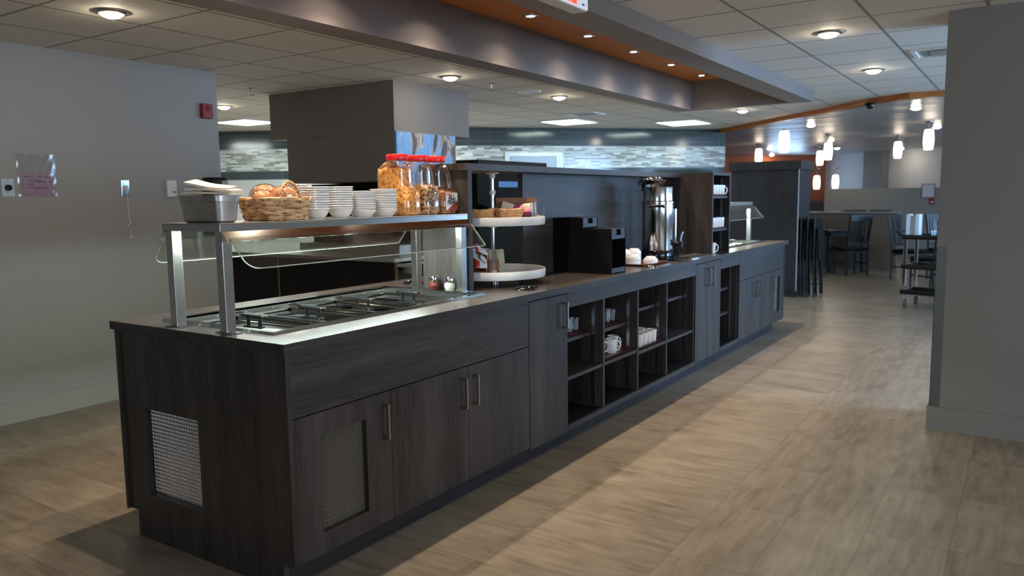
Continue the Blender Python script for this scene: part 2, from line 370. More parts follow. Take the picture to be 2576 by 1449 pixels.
def dceil():
    mt, N, L, P = newmat('dining_ceiling_paint')
    P.inputs['Base Color'].default_value = lin(176, 172, 170); P.inputs['Roughness'].default_value = .36; P.inputs['Specular IOR Level'].default_value = .5
    g = N.new('ShaderNodeNewGeometry'); mp = N.new('ShaderNodeMapping'); mp.inputs['Scale'].default_value = (2.2, .5, 1); mp.inputs['Rotation'].default_value = (0, 0, -.55); L.new(g.outputs['Position'], mp.inputs[0])
    n = N.new('ShaderNodeTexNoise'); n.inputs['Scale'].default_value = 1.2; n.inputs['Detail'].default_value = 2; L.new(mp.outputs[0], n.inputs[0])
    b = N.new('ShaderNodeBump'); b.inputs['Strength'].default_value = .5; b.inputs['Distance'].default_value = .06; L.new(n.outputs[0], b.inputs['Height']); L.new(b.outputs[0], P.inputs['Normal'])
    return mt
DCEIL = dceil()
# ------------------------------------------------------------------ room shell
struct('floor', MB().box(-5, 24, -5.5, 12, -.1, 0), FLOOR, label='wood-look porcelain tile floor')
TR = [(7.62, -5.5), (7.36, -2.4), (7.28, -1.4), (7.25, -1.02), (7.55, -.57), (7.92, -.24), (8.33, .11), (9.1, .86), (10.28, 1.97)]
mb = MB()
mb.box(-5, -1.2, -5.5, 12, 2.4, 2.46).box(-1.2, 6.5, 1.2, 12, 2.4, 2.46).box(-1.2, 6.5, -5.5, -.235, 2.4, 2.46)
mb.prism([(6.5, -5.5)] + TR + [(10.4, 12), (6.5, 12)], 2.4, 2.46)
struct('ceiling', mb, TILEC, label='suspended ceiling of pale square tiles')
struct('ceiling_dining', MB().prism(TR[::-1] + [(24, -5.5), (24, 12), (10.4, 12)], 2.4, 2.46), DCEIL, recalc=True, label='smooth painted dining room ceiling')
# coffer around the recess over the buffet
mb = MB()
mb.box(-1.2, 6.5, 1.0, 1.2, 2.3, 2.66).box(-1.2, 6.5, -.235, -.02, 2.3, 2.66).box(6.42, 6.5, -.02, 1.0, 2.3, 2.66).box(-1.2, -1.0, -.02, 1.0, 2.3, 2.66)
struct('trim_1', mb, COFP, label='boxed taupe surround of the ceiling recess')
struct('ceiling_recess', MB().box(-1.0, 6.42, -.02, 1.0, 2.6, 2.66), OCEIL, label='orange-brown recess ceiling above the buffet')
# curved wood trim where the tiles meet the dining room ceiling
mb = MB()
inner = [(x - .02, y + .02) for x, y in TR]; outer = [(x + .06, y - .06) for x, y in TR]
mb.prism(inner + outer[::-1], 2.345, 2.41)
struct('trim_2', mb, WOODT, recalc=True, label='curved orange wood trim along the ceiling')
# left wall
struct('wall_left', MB().box(-5, 2.2, 3.29, 3.42, 0, 2.42), WALL, label='grey painted wall left of the buffet')
struct('baseboard_left', MB().box(-5, 2.2, 3.276, 3.292, 0, .14), TRIMP)
# right-hand column wall end
struct('wall_column', MB().box(3.365, 3.8, -5.5, -1.65, 0, 2.42), WALLD, label='grey wall end standing at the right')
struct('baseboard_column', MB().box(3.352, 3.81, -5.5, -1.638, 0, .14), WALLD)
# outer walls, out of the frame
mb = MB(); xs = [-5.1]
opens = [(-1.5, 2.1)] + list(WIN_X)
last = -5.1
for a, b in opens:
    mb.box(last, a, -5.5, -5.38, 0, 2.42); last = b
    mb.box(a, b, -5.5, -5.38, 0, .75).box(a, b, -5.5, -5.38, 2.32, 2.42)
mb.box(last, 24, -5.5, -5.38, 0, 2.42)
struct('wall_right', mb, PALEW)
for i, (a, b) in enumerate(opens):
    f = MB(); f.box(a, b, -5.47, -5.41, .75, .81).box(a, b, -5.47, -5.41, 2.26, 2.32).box(a, a + .06, -5.47, -5.41, .81, 2.26).box(b - .06, b, -5.47, -5.41, .81, 2.26).box((a + b) / 2 - .03, (a + b) / 2 + .03, -5.47, -5.41, .81, 2.26)
    w = struct('window_%d' % (i + 1), f, WHITEP)
    MB().box(a + .06, b - .06, -5.445, -5.435, .81, 2.26).build('pane', GLASS, w)
mb = MB().box(-5.1, -5, -5.5, -4.2, 0, 2.42).box(-5.1, -5, -1.4, 12, 0, 2.42).box(-5.1, -5, -4.2, -1.4, 0, .75).box(-5.1, -5, -4.2, -1.4, 2.3, 2.42)
struct('wall_near', mb, WALL)
w = struct('window_7', MB().box(-5.08, -5.03, -4.2, -1.4, .75, .81).box(-5.08, -5.03, -4.2, -1.4, 2.24, 2.3).box(-5.08, -5.03, -4.2, -4.14, .81, 2.24).box(-5.08, -5.03, -1.46, -1.4, .81, 2.24).box(-5.08, -5.03, -2.83, -2.77, .81, 2.24), WHITEP)
MB().box(-5.06, -5.05, -4.14, -1.46, .81, 2.24).build('pane', GLASS, w)
struct('wall_kitchen', MB().box(-5, 10.5, 11.9, 12, 0, 2.42), PALEW)
# kitchen back wall with dark tile bands and glass mosaic
FP = [(3.1, 11.9), (5.51, 7.845), (7.30, 4.74), (10.36, 1.93)]
BP = [(3.3, 11.95), (5.68, 7.95), (7.44, 4.9), (10.5, 2.08)]
uvf = lambda co, no: (co.x * .62 - co.y * .785, co.z)
def strip(name, z0, z1, mat, label, off=0):
    m2 = MB().prism([(x - off, y - off) for x, y in FP] + BP[::-1], z0, z1); m2.uv = uvf
    return struct(name, m2, mat, recalc=True, label=label)
strip('wall_back', 0, 1.70, PALEW, 'pale lower kitchen wall')
strip('wall_back_tile_lower', 1.70, 1.825, DARKT, 'dark glossy tile band under the mosaic')
strip('wall_back_mosaic', 1.825, 2.14, MOSAIC, 'band of grey glass mosaic on the kitchen wall')
strip('wall_back_tile_upper', 2.14, 2.42, DARKT, 'dark glossy tiles above the mosaic')
# steel-framed kitchen door opening in that wall
tdir = Vector((10.36 - 7.30, 1.93 - 4.74, 0)).normalized(); ndir = Vector((-tdir.y, tdir.x, 0)) * -1
DT = Matrix((tdir, -ndir, Vector((0, 0, 1)))).transposed().to_4x4(); DT.translation = Vector((7.30, 4.74, 0))
f = MB(); f.box(.62, .69, -.03, .03, 0, 2.04, T=DT).box(1.40, 1.50, -.03, .03, 0, 2.04, T=DT).box(.69, 1.40, -.03, .03, 1.99, 2.04, T=DT)
d1 = struct('door_1', f, STEELD)
MB().box(.69, 1.40, -.02, -.004, 0, 1.99, T=DT).build('door_leaf', M('door_paint', lin(178, 196, 216), .4), d1)
# hood over the kitchen serving line
struct('ceiling_bulkhead', MB().box(3.34, 4.406, 2.467, 4.05, 1.973, 2.42), BULKP, label='taupe boxed bulkhead hanging from the ceiling')
struct('wall_hood', MB().box(3.345, 4.17, 2.475, 3.83, 1.555, 1.975), BULKP, label='dark taupe box under the bulkhead')
ap = MB().box(3.35, 4.172, 2.455, 2.474, 1.5, 1.972).build('wall_art_panel', ART)
tag(ap, 'abstract blue and dark brown swirl panel under the taupe bulkhead', 'wall panel')
# dining room shell
struct('wall_dining_left', MB().prism([(20.3, 2.52), (13.6, 9.6), (13.7, 9.7), (20.45, 2.62)], 0, 2.42), ORANGE, recalc=True, label='terracotta dining room wall')
struct('wall_far', MB().prism([(20.3, 2.52), (15.1, -5.4), (15.25, -5.45), (20.45, 2.45)], 0, 2.42), PALEW, recalc=True, label='pale far dining room wall')
struct('wall_ledge', MB().box(17.9, 18.05, -1.9, 2.02, 0, 1.49), M('ledge_paint', lin(136, 131, 122), .6), label='pale knee wall in front of the far wall')
wd = (Vector((17.2, -2.2, 0)) - Vector((20.3, 2.52, 0))).normalized(); wn = Vector((-wd.y, wd.x, 0)); wn = wn if wn.x < 0 else -wn
p0 = Vector((20.3, 2.52, 0))
pts = [p0 + wd * a + wn * b for a, b in ((1.43, .02), (2.03, .02), (2.03, .2), (1.43, .2))]
struct('wall_far_pier', MB().prism([(p.x, p.y) for p in pts], 1.4, 2.42), M('pier_paint', lin(116, 107, 98), .6), recalc=True, label='beige pier on the far wall')
od = (Vector((15.5, 7.6, 0)) - p0).normalized(); on = Vector((-od.y, od.x, 0)); on = on if on.x < 0 else -on
def OT(a0, a1, b0, b1): return [((p0 + od * a + on * b).x, (p0 + od * a + on * b).y) for a, b in ((a0, b0), (a1, b0), (a1, b1), (a0, b1))]
struct('trim_3', MB().prism(OT(.02, 8, .0, .05), 0, 1.12).prism(OT(.02, 8, 0, .09), 1.12, 1.19), M('wainscot', lin(84, 82, 88), .45), recalc=True, label='dark wainscot under the terracotta wall')
w6 = struct('window_8', MB().prism(OT(.64, 1.7, .0, .05), 1.22, 1.27).prism(OT(.64, 1.7, 0, .05), 1.95, 2.0).prism(OT(.64, .69, 0, .05), 1.27, 1.95).prism(OT(1.65, 1.7, 0, .05), 1.27, 1.95), WHITEP, recalc=True)
MB().prism(OT(.69, 1.65, .005, .02), 1.27, 1.95).build('pane', SCREEN, w6, recalc=True)
hw = MB().box(13.75, 13.9, -.1, 6.5, 0, 1.02); hw.box(13.71, 13.94, -.14, 6.5, 1.02, 1.05, 1)
struct('wall_divider', hw, [M('divider_paint', lin(104, 92, 78), .6), M('divider_cap', lin(140, 130, 122), .35)], label='low beige dividing wall behind the dining table')
# ------------------------------------------------------------------ ceiling lights
def can_proto():
    t = thing('ceiling_can_light', 'recessed ceiling can light', 'ceiling light', group='recessed can lights in the tile ceiling')
    MB().lathe([(.062, -.004), (.062, -.012), (.083, -.008), (.088, -.002), (.088, 0), (.062, 0), (.062, -.004)], n=28).build('trim_ring', NICKEL, t, 40)
    MB().lathe([(0, -.034), (.02, -.033), (.042, -.026), (.057, -.012), (.06, -.004), (.0, -.004)], n=24).build('lens', LENS, t, 60)
    return t
cans = [((.652, 2.021), 'lit can light at the upper left, nearest to the left wall'),
        ((3.52, 1.992), 'lit can light beside the white end of the taupe bulkhead'),
        ((3.622, 5.117), 'lit can light just right of the red alarm on the left wall'),
        ((5.228, 1.936), 'lit can light right of the round ceiling speaker'),
        ((7.75, .86), 'lit can light just past the far end of the ceiling recess'),
        ((3.581, -.972), 'largest lit can light in the right-hand ceiling tiles'),
        ((5.379, -.951), 'lit can light in the right-hand tiles, below the largest one'),
        ((8.841, -.88), 'can light past the wood trim, nearest to the grey wall end'),
        ((10.448, .681), 'can light past the wood trim, beside the largest hanging pendant'),
        ((14.155, 1.154), 'can light directly above a pendant in the middle of the dining room'),
        ((17.0, 1.60), 'can light right of the paired pendants in the dining room'),
        ((12.133, -.807), 'can light right behind the pendant nearest the grey wall end'),
        ((16.022, 2.804), 'upper of two can lights left of the largest pendant'),
        ((18.9, 3.55), 'lower of two can lights left of the largest pendant, near the terracotta wall'),
        ((18.399, .481), 'can light partly hidden behind a pendant in front of the far wall')]
cp = can_proto()
for i, ((x, y), lb) in enumerate(cans):
    o = cp if i == 0 else dup(cp)
    o.location = (x, y, 2.4); o['label'] = lb
    if i > 6: o['group'] = 'recessed can lights in the dining room ceiling'
# lamps of the same kind outside the frame
WARM = (1, .80, .58)
for x, y in ((1.78, -.97), (-.02, -.97), (-1.8, -.97), (-2.2, 2.02), (-1.8, -3.2), (1.2, -3.2), (5.4, -3.2)):
    lamp('can_lamp', 'SPOT', (x, y, 2.36), 6 if x > 1 else 2, WARM, (x, y, 0), .05, spot=150, blend=.8)
# halogen pucks in the recess
def puck_proto():
    t = thing('recess_downlight', 'halogen downlight', 'downlight', group='row of halogen downlights in the orange recess')
    MB().lathe([(.036, -.003), (.04, -.01), (.056, -.006), (.058, 0), (.036, 0), (.036, -.003)], n=28).build('trim_ring', STEELP, t, 40)
    MB().lathe([(0, -.006), (.026, -.006), (.034, -.002), (0, -.002)], n=20).build('bulb', PUCKL, t, 60)
    return t
pp = puck_proto()
PUCK = ('nearest', 'second nearest', 'third nearest', 'fourth nearest', 'farthest')
for i, x in enumerate((2.815, 3.627, 4.435, 5.253, 6.056)):
    o = pp if i == 0 else dup(pp)
    o.location = (x, .757, 2.6); o['label'] = '%s halogen downlight in the orange recess row' % PUCK[i]
PE = 52
for i in range(10):
    x = 2.815 - 4 * .811 + i * .811
    if not 0 < x < 6.4: continue
    lamp('halogen', 'SPOT', (x, .757, 2.585), PE, (1, .82, .61), (x, .757, 0), .02, spot=96, blend=1.0)
    lamp('halogen_spill', 'SPOT', (x, .757, 2.585), 4.5, (1, .82, .64), (x, .757, 0), .015, spot=128, blend=.55)
    lamp('halogen', 'SPOT', (x, .265, 2.585), PE, (1, .82, .61), (x, .265, 0), .02, spot=96, blend=1.0)
# fluorescent panels in the kitchen ceiling
for (x0, x1, y0, y1), lb in (((4.57, 5.13, 6.02, 6.66), 'bright square ceiling panel seen left of the taupe bulkhead'), ((7.28, 7.93, 2.88, 3.44), 'bright square ceiling panel over the kitchen, left of the pair'), ((8.46, 9.15, 1.72, 2.30), 'bright square ceiling panel over the kitchen, right of the pair')):
    t = thing('ceiling_panel_light', lb, 'ceiling light', ((x0 + x1) / 2, (y0 + y1) / 2, 2.4), 0, 'square fluorescent panels in the kitchen ceiling')
    a, b = (x1 - x0) / 2, (y1 - y0) / 2
    MB().box(-a, a, -b, -b + .02, -.012, 0).box(-a, a, b - .02, b, -.012, 0).box(-a, -a + .02, -b + .02, b - .02, -.012, 0).box(a - .02, a, -b + .02, b - .02, -.012, 0).build('frame', WHITEP, t)
    MB().box(-a + .02, a - .02, -b + .02, b - .02, -.008, -.002).build('diffuser', FLUO, t)
lamp('kitchen_fill_lamp', 'AREA', (5.6, 4.9, 2.38), 80, (.92, 1, .95), (5.6, 4.9, 0), .9, .6)  # added fill light hidden behind the bulkhead, no panel fixture here
lamp('kitchen_fill_lamp', 'AREA', (2.8, 7.0, 2.38), 45, (.92, 1, .95), (2.8, 7.0, 0), .9, .6)  # second added kitchen fill, unseen and without a fixture
# ceiling speaker, sprinklers, vents, dome camera
t = thing('ceiling_speaker', 'round pale ceiling speaker grille near the recess edge', 'speaker', (4.69, 1.965, 2.4))
MB().lathe([(.098, -.002), (.1, -.008), (.115, -.006), (.118, 0), (.098, 0), (.098, -.002)], n=36).build('rim', WHITEP, t, 40)
MB().lathe([(0, -.007), (.098, -.005), (.098, -.001), (0, -.001)], n=36).build('grille', M('speaker_mesh', lin(236, 240, 244), .5, noise=.12, nscale=300), t, 40)
def sprinkler(loc, lb):
    t = thing('sprinkler', lb, 'sprinkler', loc)
    MB().lathe([(.032, 0), (.034, -.006), (.012, -.008), (.01, -.04), (.0, -.04)], n=20).build('escutcheon', NICKEL, t, 40)
    MB().tube([(.012, 0, -.035), (.016, 0, -.055), (0, 0, -.066)], .003).tube([(-.012, 0, -.035), (-.016, 0, -.055), (0, 0, -.066)], .003).build('frame', STEELD, t, 40)
    MB().lathe([(0, -.066), (.02, -.066), (.022, -.07), (0, -.07)], n=16).build('deflector', STEELD, t, 40)
sprinkler((2.941, 3.795, 2.4), 'small sprinkler head left of the taupe bulkhead')
sprinkler((4.053, 1.945, 2.4), 'small sprinkler head right of the taupe bulkhead')
def vent(loc, sx, sy, lb):
    t = thing('ceiling_vent', lb, 'vent', loc)
    MB().box(-sx, sx, -sy, -sy + .03, -.012, 0).box(-sx, sx, sy - .03, sy, -.012, 0).box(-sx, -sx + .03, -sy + .03, sy - .03, -.012, 0).box(sx - .03, sx, -sy + .03, sy - .03, -.012, 0).build('frame', WHITEP, t)
    k = MB()
    for i in range(4):
        q = .85 - .2 * i; k.box(-sx * q + .02, sx * q - .02, -sy * q + .02, sy * q - .02, -.006 - .006 * (i % 2), -.004)
    k.build('louvres', M('vent_grey', lin(150, 148, 144), .5), t)
vent((6.86, 2.52, 2.4), .16, .2, 'square ceiling vent above the left kitchen light panel')
vent((4.77, -1.58, 2.4), .2, .27, 'ceiling air vent cut off by the grey wall end')
t = thing('dome_camera', 'small black dome camera on the curved wood trim', 'camera', (7.44, -.60, 2.345))
MB().lathe([(.05, 0), (.052, -.02), (.04, -.024), (0, -.024)], n=24).build('base', BLACKM, t, 40)
MB().lathe([(.042, -.022), (.04, -.04), (.028, -.058), (0, -.066)], n=24).build('dome', BLACKG, t, 60)
# bilingual exit sign on the recess edge
t = thing('exit_sign', 'white box exit sign with red lettering on the recess edge', 'sign', (1.285, -.245, 2.25))
MB().box(-.3, .3, -.075, .0, .0, .2).build('housing', M('sign_housing', lin(196, 196, 188), .5), t, bevel=.004)
MB().box(-.295, .298, -.081, -.074, .004, .196).build('face', M('sign_face', lin(222, 226, 232), .4, emit=(.85, .9, 1, 1), es=.25), t)
def text(name, body, size, mat, parent, mw, extrude=.001, bold=0):
    c = bpy.data.curves.new(name, 'FONT'); c.body = body; c.size = size; c.extrude = extrude; c.align_x = 'CENTER'; c.align_y = 'CENTER'; c.offset = bold
    o = bpy.data.objects.new(name, c); COL.objects.link(o); bpy.context.view_layer.update()
    me = bpy.data.meshes.new_from_object(o.evaluated_get(bpy.context.evaluated_depsgraph_get()))
    bpy.data.objects.remove(o); n = bpy.data.objects.new(name, me); COL.objects.link(n); me.materials.clear(); me.materials.append(mat)
    n.parent = parent; n.matrix_local = mw
    return n
RX = Matrix.Rotation(PI / 2, 4, 'X')
text('lettering', 'SORTIE', .245, M('sign_red', lin(255, 60, 56), .4, emit=(1, .12, .1, 1), es=.6), t, Matrix.Translation((.014, -.083, .092)) @ RX @ Matrix.Diagonal((.44, 1, 1, 1)), .001, .006)
MB().box(.242, .262, -.083, -.08, .018, .026).build('maker_mark', BLUEPRINT, t)
# ------------------------------------------------------------------ fixtures on the left wall
YW = 3.29
t = thing('dimmer_switch', 'white wall plate with black dimmer knob at the left edge', 'switch', (.632, YW, 1.5))
MB().box(-.037, .037, -.006, 0, -.056, .056).build('plate', M('pale_plate', lin(206, 224, 236), .3), t, bevel=.002)
MB().lathe([(.02, 0), (.018, .02), (0, .02)], n=20, T=Matrix.Translation((0, -.006, 0)) @ RX).build('knob', BLACKP, t, 40)
MB().lathe([(.004, 0), (.003, .003), (0, .003)], n=8, T=Matrix.Translation((0, -.006, .042)) @ RX).build('screw', STEELD, t, 40)
MB().lathe([(.004, 0), (.003, .003), (0, .003)], n=8, T=Matrix.Translation((0, -.006, -.042)) @ RX).build('screw', STEELD, t, 40)
t = thing('document_sleeve', 'clear plastic sleeve with a pink sheet taped to the left wall', 'plastic sleeve', (.81, YW - .002, 1.446))
mb = MB(); nx, nz = 12, 16; vs = []; fs = []
for j in range(nz + 1):
    for i in range(nx + 1):
        vs.append((-.118 + .236 * i / nx, -.004 - .005 * abs(math.sin(i * 1.9 + j * .5)) * (1 if 0 < i < nx else .3), .27 * j / nz))
for j in range(nz):
    for i in range(nx): a = j * (nx + 1) + i; fs.append((a, a + 1, a + nx + 2, a + nx + 1))
mb.add(vs, fs).build('sleeve', clear('sleeve_plastic', (.95, .96, .97, 1), .3, .12), t, 60)
MB().box(-.085, .112, -.002, -.0005, .004, .142).build('pink_sheet', PINK, t)
mb = MB()
for (a, b, z) in ((-.075, -.045, .122), (-.035, -.022, .122), (.005, .04, .122), (.05, .095, .122), (-.05, .03, .095), (-.055, -.02, .07), (.0, .09, .088), (-.05, .06, .05)): mb.box(a, b, -.0026, -.002, z, z + .006)
mb.build('printed_lines', M('print_grey', lin(120, 100, 116), .7), t)
t = thing('pull_cord_switch', 'steel wall switch with a long white pull cord', 'switch', (1.402, YW, 1.498))
MB().box(-.03, .03, -.006, 0, -.058, .058).build('plate', STEELP, t, bevel=.002)
MB().lathe([(.017, 0), (.015, .01), (0, .012)], n=20, T=Matrix.Translation((0, -.006, .004)) @ RX).build('boss', WHITEP, t, 40)
MB().tube([(0, -.02, 0), (0, -.022, -.1), (.004, -.018, -.24), (.002, -.018, -.28), (.006, -.018, -.34)], .0022, 6).build('cord', WHITEP, t, 60)
MB().tube([(-.012, -.018, -.272), (-.004, -.018, -.262), (.008, -.018, -.25), (.016, -.018, -.238)], .004, 6).lathe([(0, -.36), (.007, -.356), (.008, -.345), (.003, -.335), (0, -.335)], (.006, -.018, 0), 10).build('knot_and_toggle', WHITEP, t, 60)
t = thing('thermostat', 'white wall thermostat with green strip near the steel pan', 'thermostat', (1.752, YW, 1.495))
MB().box(-.04, .04, -.028, 0, -.062, .062).build('body', WHITEP, t, bevel=.005)
MB().box(.002, .032, -.0295, -.028, -.03, -.019).build('green_strip', M('green_label', lin(70, 130, 40), .4), t)
t = thing('wall_dispenser', 'black wall-mounted dispenser with pale side at the left wall corner', 'dispenser', (2.105, YW, 1.44))
MB().loft([rsq(0, -.05, .085, .05, .018, 0), rsq(0, -.055, .088, .055, .02, .02), rsq(0, -.052, .085, .052, .02, .12), rsq(0, -.045, .075, .045, .02, .142)]).build('body', BLACKP, t, 40)
MB().box(.02, .078, -.112, -.106, .0, .115).build('front_plate', M('pale_cover', lin(170, 170, 180), .4), t, bevel=.004)
t = thing('fire_alarm', 'red fire alarm box high on the left wall corner', 'fire alarm', (2.085, YW, 2.09))
MB().box(-.045, .045, -.045, 0, -.056, .056).build('body', REDD, t, bevel=.005)
MB().lathe([(.022, 0), (.02, .006), (0, .006)], n=20, T=Matrix.Translation((0, -.045, .018)) @ RX).build('strobe', M('strobe_red', lin(120, 40, 40), .2), t, 40)
t = thing('corner_guard', 'steel corner guard on the lower edge of the grey wall end', 'corner guard', (3.365, -1.65, .14))
MB().box(-.002, .0, -.052, .002, 0, .945).box(-.002, .05, 0.0, .002, 0, .945).build('plate', M('guard_steel', lin(120, 120, 118), .42, 1), t)
# ------------------------------------------------------------------ buffet cabinets
def P(mb, name, mat, root, parent=None, **k):
    l = root.location; mb.v = [(x - l.x, y - l.y, z - l.z) for x, y, z in mb.v]
    return mb.build(name, mat, parent or root, **k)
def prism_panel(u0, u1, v0, v1, fmap, pitch=.016, depth=.0055, rib=.0011):
    # grid panel: thin ribs around square pyramid dimples
    mb = MB(); nu = round((u1 - u0) / pitch); nv = round((v1 - v0) / pitch)
    du, dv = (u1 - u0) / nu, (v1 - v0) / nv
    for i in range(nu):
        for j in range(nv):
            a, b, c, d = u0 + i * du, u0 + (i + 1) * du, v0 + j * dv, v0 + (j + 1) * dv; q = .36
            k = [fmap(a, c, 0), fmap(b, c, 0), fmap(b, d, 0), fmap(a, d, 0)]
            m1 = [fmap(a + rib, c + rib, 0), fmap(b - rib, c + rib, 0), fmap(b - rib, d - rib, 0), fmap(a + rib, d - rib, 0)]
            m2 = [fmap(a + du * q, c + dv * q, depth), fmap(b - du * q, c + dv * q, depth), fmap(b - du * q, d - dv * q, depth), fmap(a + du * q, d - dv * q, depth)]
            mb.add(k + m1 + m2, [(e, (e + 1) % 4, 4 + (e + 1) % 4, 4 + e) for e in range(4)] + [(4 + e, 4 + (e + 1) % 4, 8 + (e + 1) % 4, 8 + e) for e in range(4)] + [(8, 9, 10, 11)])
    return mb
def door(root, x0, x1, z0, z1, hx=None, hz0=.447, hz1=.59, hole=None, name='door'):
    mb = MB()
    if hole:
        a, b, c, d = hole
        mb.box(x0, a, .02, .04, z0, z1).box(b, x1, .02, .04, z0, z1).box(a, b, .02, .04, z0, c).box(a, b, .02, .04, d, z1)
    else: mb.box(x0, x1, .02, .04, z0, z1)
    dr = P(mb, name, LAMV, root)
    if hx:
        h = MB(); h.box(hx - .006, hx + .006, -.016, -.006, hz0, hz1).box(hx - .006, hx + .006, -.006, .021, hz0, hz0 + .012).box(hx - .006, hx + .006, -.006, .021, hz1 - .012, hz1)
        hd = P(h, 'handle', NICKEL, root, dr); hd['label'] = 'satin metal bar handle'
    if hole:
        a, b, c, d = hole
        P(prism_panel(a - .008, b + .008, c - .008, d + .008, lambda u, v, w: (u, .042 + w, v)), 'grid_panel', MESHS, root, dr)
        P(MB().box(a - .012, b + .012, .05, .056, c - .012, d + .012), 'panel_backing', BLACKM, root, dr)
    return dr
# steam table cabinet (near end)
t = thing('buffet_cabinet', 'near end base cabinet with silver grid panels in its end and first door', 'cabinet', (.79, .54, 0), group='base cabinets under the long buffet worktop')
mb = MB(); X0, X1 = .012, .034
mb.box(X0, X1, .012, .529, .11, .875).box(X0, X1, .881, 1.03, .11, .875).box(X0, X1, .529, .881, .11, .197).box(X0, X1, .529, .881, .562, .875).box(X0, X1, .07, .98, 0, .11)
ep = P(mb, 'end_panel', LAMV, t)
P(prism_panel(.52, .89, .188, .571, lambda u, v, w: (.035 + w, u, v)), 'grid_panel', SPARK, t, ep)
P(MB().box(.044, .05, .515, .895, .18, .58), 'panel_backing', BLACKM, t, ep)
P(MB().box(.034, 1.583, .02, .04, .637, .875), 'apron', LAMH, t)
P(MB().box(.06, 1.58, .062, 1.0, .11, .6), 'carcass', LAMD, t)
P(MB().box(.0, 1.583, 1.03, 1.045, .11, .875), 'back_panel', LAMV, t)
P(MB().box(.034, 1.583, .075, .97, 0, .108), 'plinth', KICK, t)
door(t, .036, .540, .098, .632, .493, hole=(.162, .4, .178, .548))
door(t, .543, 1.060, .098, .632, 1.01)
door(t, 1.063, 1.583, .098, .632, 1.098)
# tall narrow cabinet
t = thing('buffet_cabinet', 'narrow base cabinet with one full height door', 'cabinet', (1.787, .54, 0), group='base cabinets under the long buffet worktop')
door(t, 1.589, 1.987, .085, .863, 1.935, .68, .825)
P(MB().box(1.587, 1.988, .042, 1.0, .11, .875), 'carcass', LAMD, t); P(MB().box(1.587, 1.988, .02, .04, .868, .875), 'top_rail', LAMH, t)
P(MB().box(1.585, 1.988, .075, .97, 0, .108), 'plinth', KICK, t); P(MB().box(1.585, 1.988, 1.03, 1.045, .11, .875), 'back_panel', LAMV, t)
# open shelving
t = thing('open_shelf_unit', 'open shelf unit of four bays under the buffet worktop', 'shelf unit', (2.98, .54, 0))
P(MB().box(1.99, 3.977, .02, .04, .785, .875), 'top_rail', LAMH, t)
P(MB().box(1.99, 3.977, .02, .04, .085, .116), 'bottom_rail', LAMH, t)
P(MB().box(1.99, 3.977, .075, .97, 0, .084), 'plinth', KICK, t)
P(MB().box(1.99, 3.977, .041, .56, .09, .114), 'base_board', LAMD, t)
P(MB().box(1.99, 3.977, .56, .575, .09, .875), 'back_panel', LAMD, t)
P(MB().box(1.99, 3.977, 1.03, 1.045, .11, .875), 'rear_panel', LAMV, t)
for a, b in ((1.99, 1.996), (2.442, 2.463), (2.937, 2.957), (3.430, 3.448), (3.962, 3.977)):
    P(MB().box(a, b, .03, .56, .114, .785), 'partition', LAMV, t)
bays = ((1.996, 2.442, .387, .575), (2.463, 2.937, .387, .564), (2.957, 3.430, .367, .628), (3.448, 3.962, .367, .632))
for a, b, zf, zr in bays:
    P(MB().box(a, b, .034, .56, zf - .02, zf), 'fixed_shelf', LAMH, t)
    P(MB().box(a + .002, b - .002, .115, .56, zr - .02, zr), 'adjustable_shelf', LAMH, t)
    P(MB().box(b - .004, b, .085, .107, .13, .77), 'shelf_standard', STEEL, t); P(MB().box(b - .004, b, .45, .462, .13, .77), 'shelf_standard', STEELD, t)
P(MB().box(3.10, 3.19, .552, .56, .655, .73).box(3.112, 3.178, .549, .552, .667, .718), 'outlet_box', M('grey_outlet', lin(120, 120, 120), .4), t)
# double door cabinet
t = thing('buffet_cabinet', 'tall base cabinet with a pair of narrow doors between the open shelves', 'cabinet', (4.27, .54, 0), group='base cabinets under the long buffet worktop')
door(t, 3.982, 4.262, .097, .865, 4.215, .68, .825); door(t, 4.266, 4.558, .097, .865, 4.312, .68, .825)
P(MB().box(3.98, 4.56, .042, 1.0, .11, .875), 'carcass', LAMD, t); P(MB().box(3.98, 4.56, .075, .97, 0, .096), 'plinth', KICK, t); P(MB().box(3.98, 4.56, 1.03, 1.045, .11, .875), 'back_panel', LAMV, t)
# narrow open unit
t = thing('open_shelf_unit', 'narrow empty open shelf unit near the far end of the buffet', 'shelf unit', (4.81, .54, 0))
P(MB().box(4.564, 5.056, .02, .04, .785, .875), 'top_rail', LAMH, t); P(MB().box(4.564, 5.056, .02, .04, .09, .125), 'bottom_rail', LAMH, t)
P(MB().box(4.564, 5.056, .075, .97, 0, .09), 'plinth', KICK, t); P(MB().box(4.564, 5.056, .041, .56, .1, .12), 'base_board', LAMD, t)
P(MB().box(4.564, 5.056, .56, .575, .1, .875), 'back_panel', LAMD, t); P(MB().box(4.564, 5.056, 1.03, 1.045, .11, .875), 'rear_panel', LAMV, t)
for a, b in ((4.564, 4.572), (5.044, 5.056)): P(MB().box(a, b, .041, .56, .12, .785), 'partition', LAMV, t)
for z in (.585, .365): P(MB().box(4.572, 5.044, .115, .56, z - .02, z), 'adjustable_shelf', LAMH, t)
P(MB().box(5.04, 5.044, .092, .104, .13, .77), 'shelf_standard', STEELD, t)
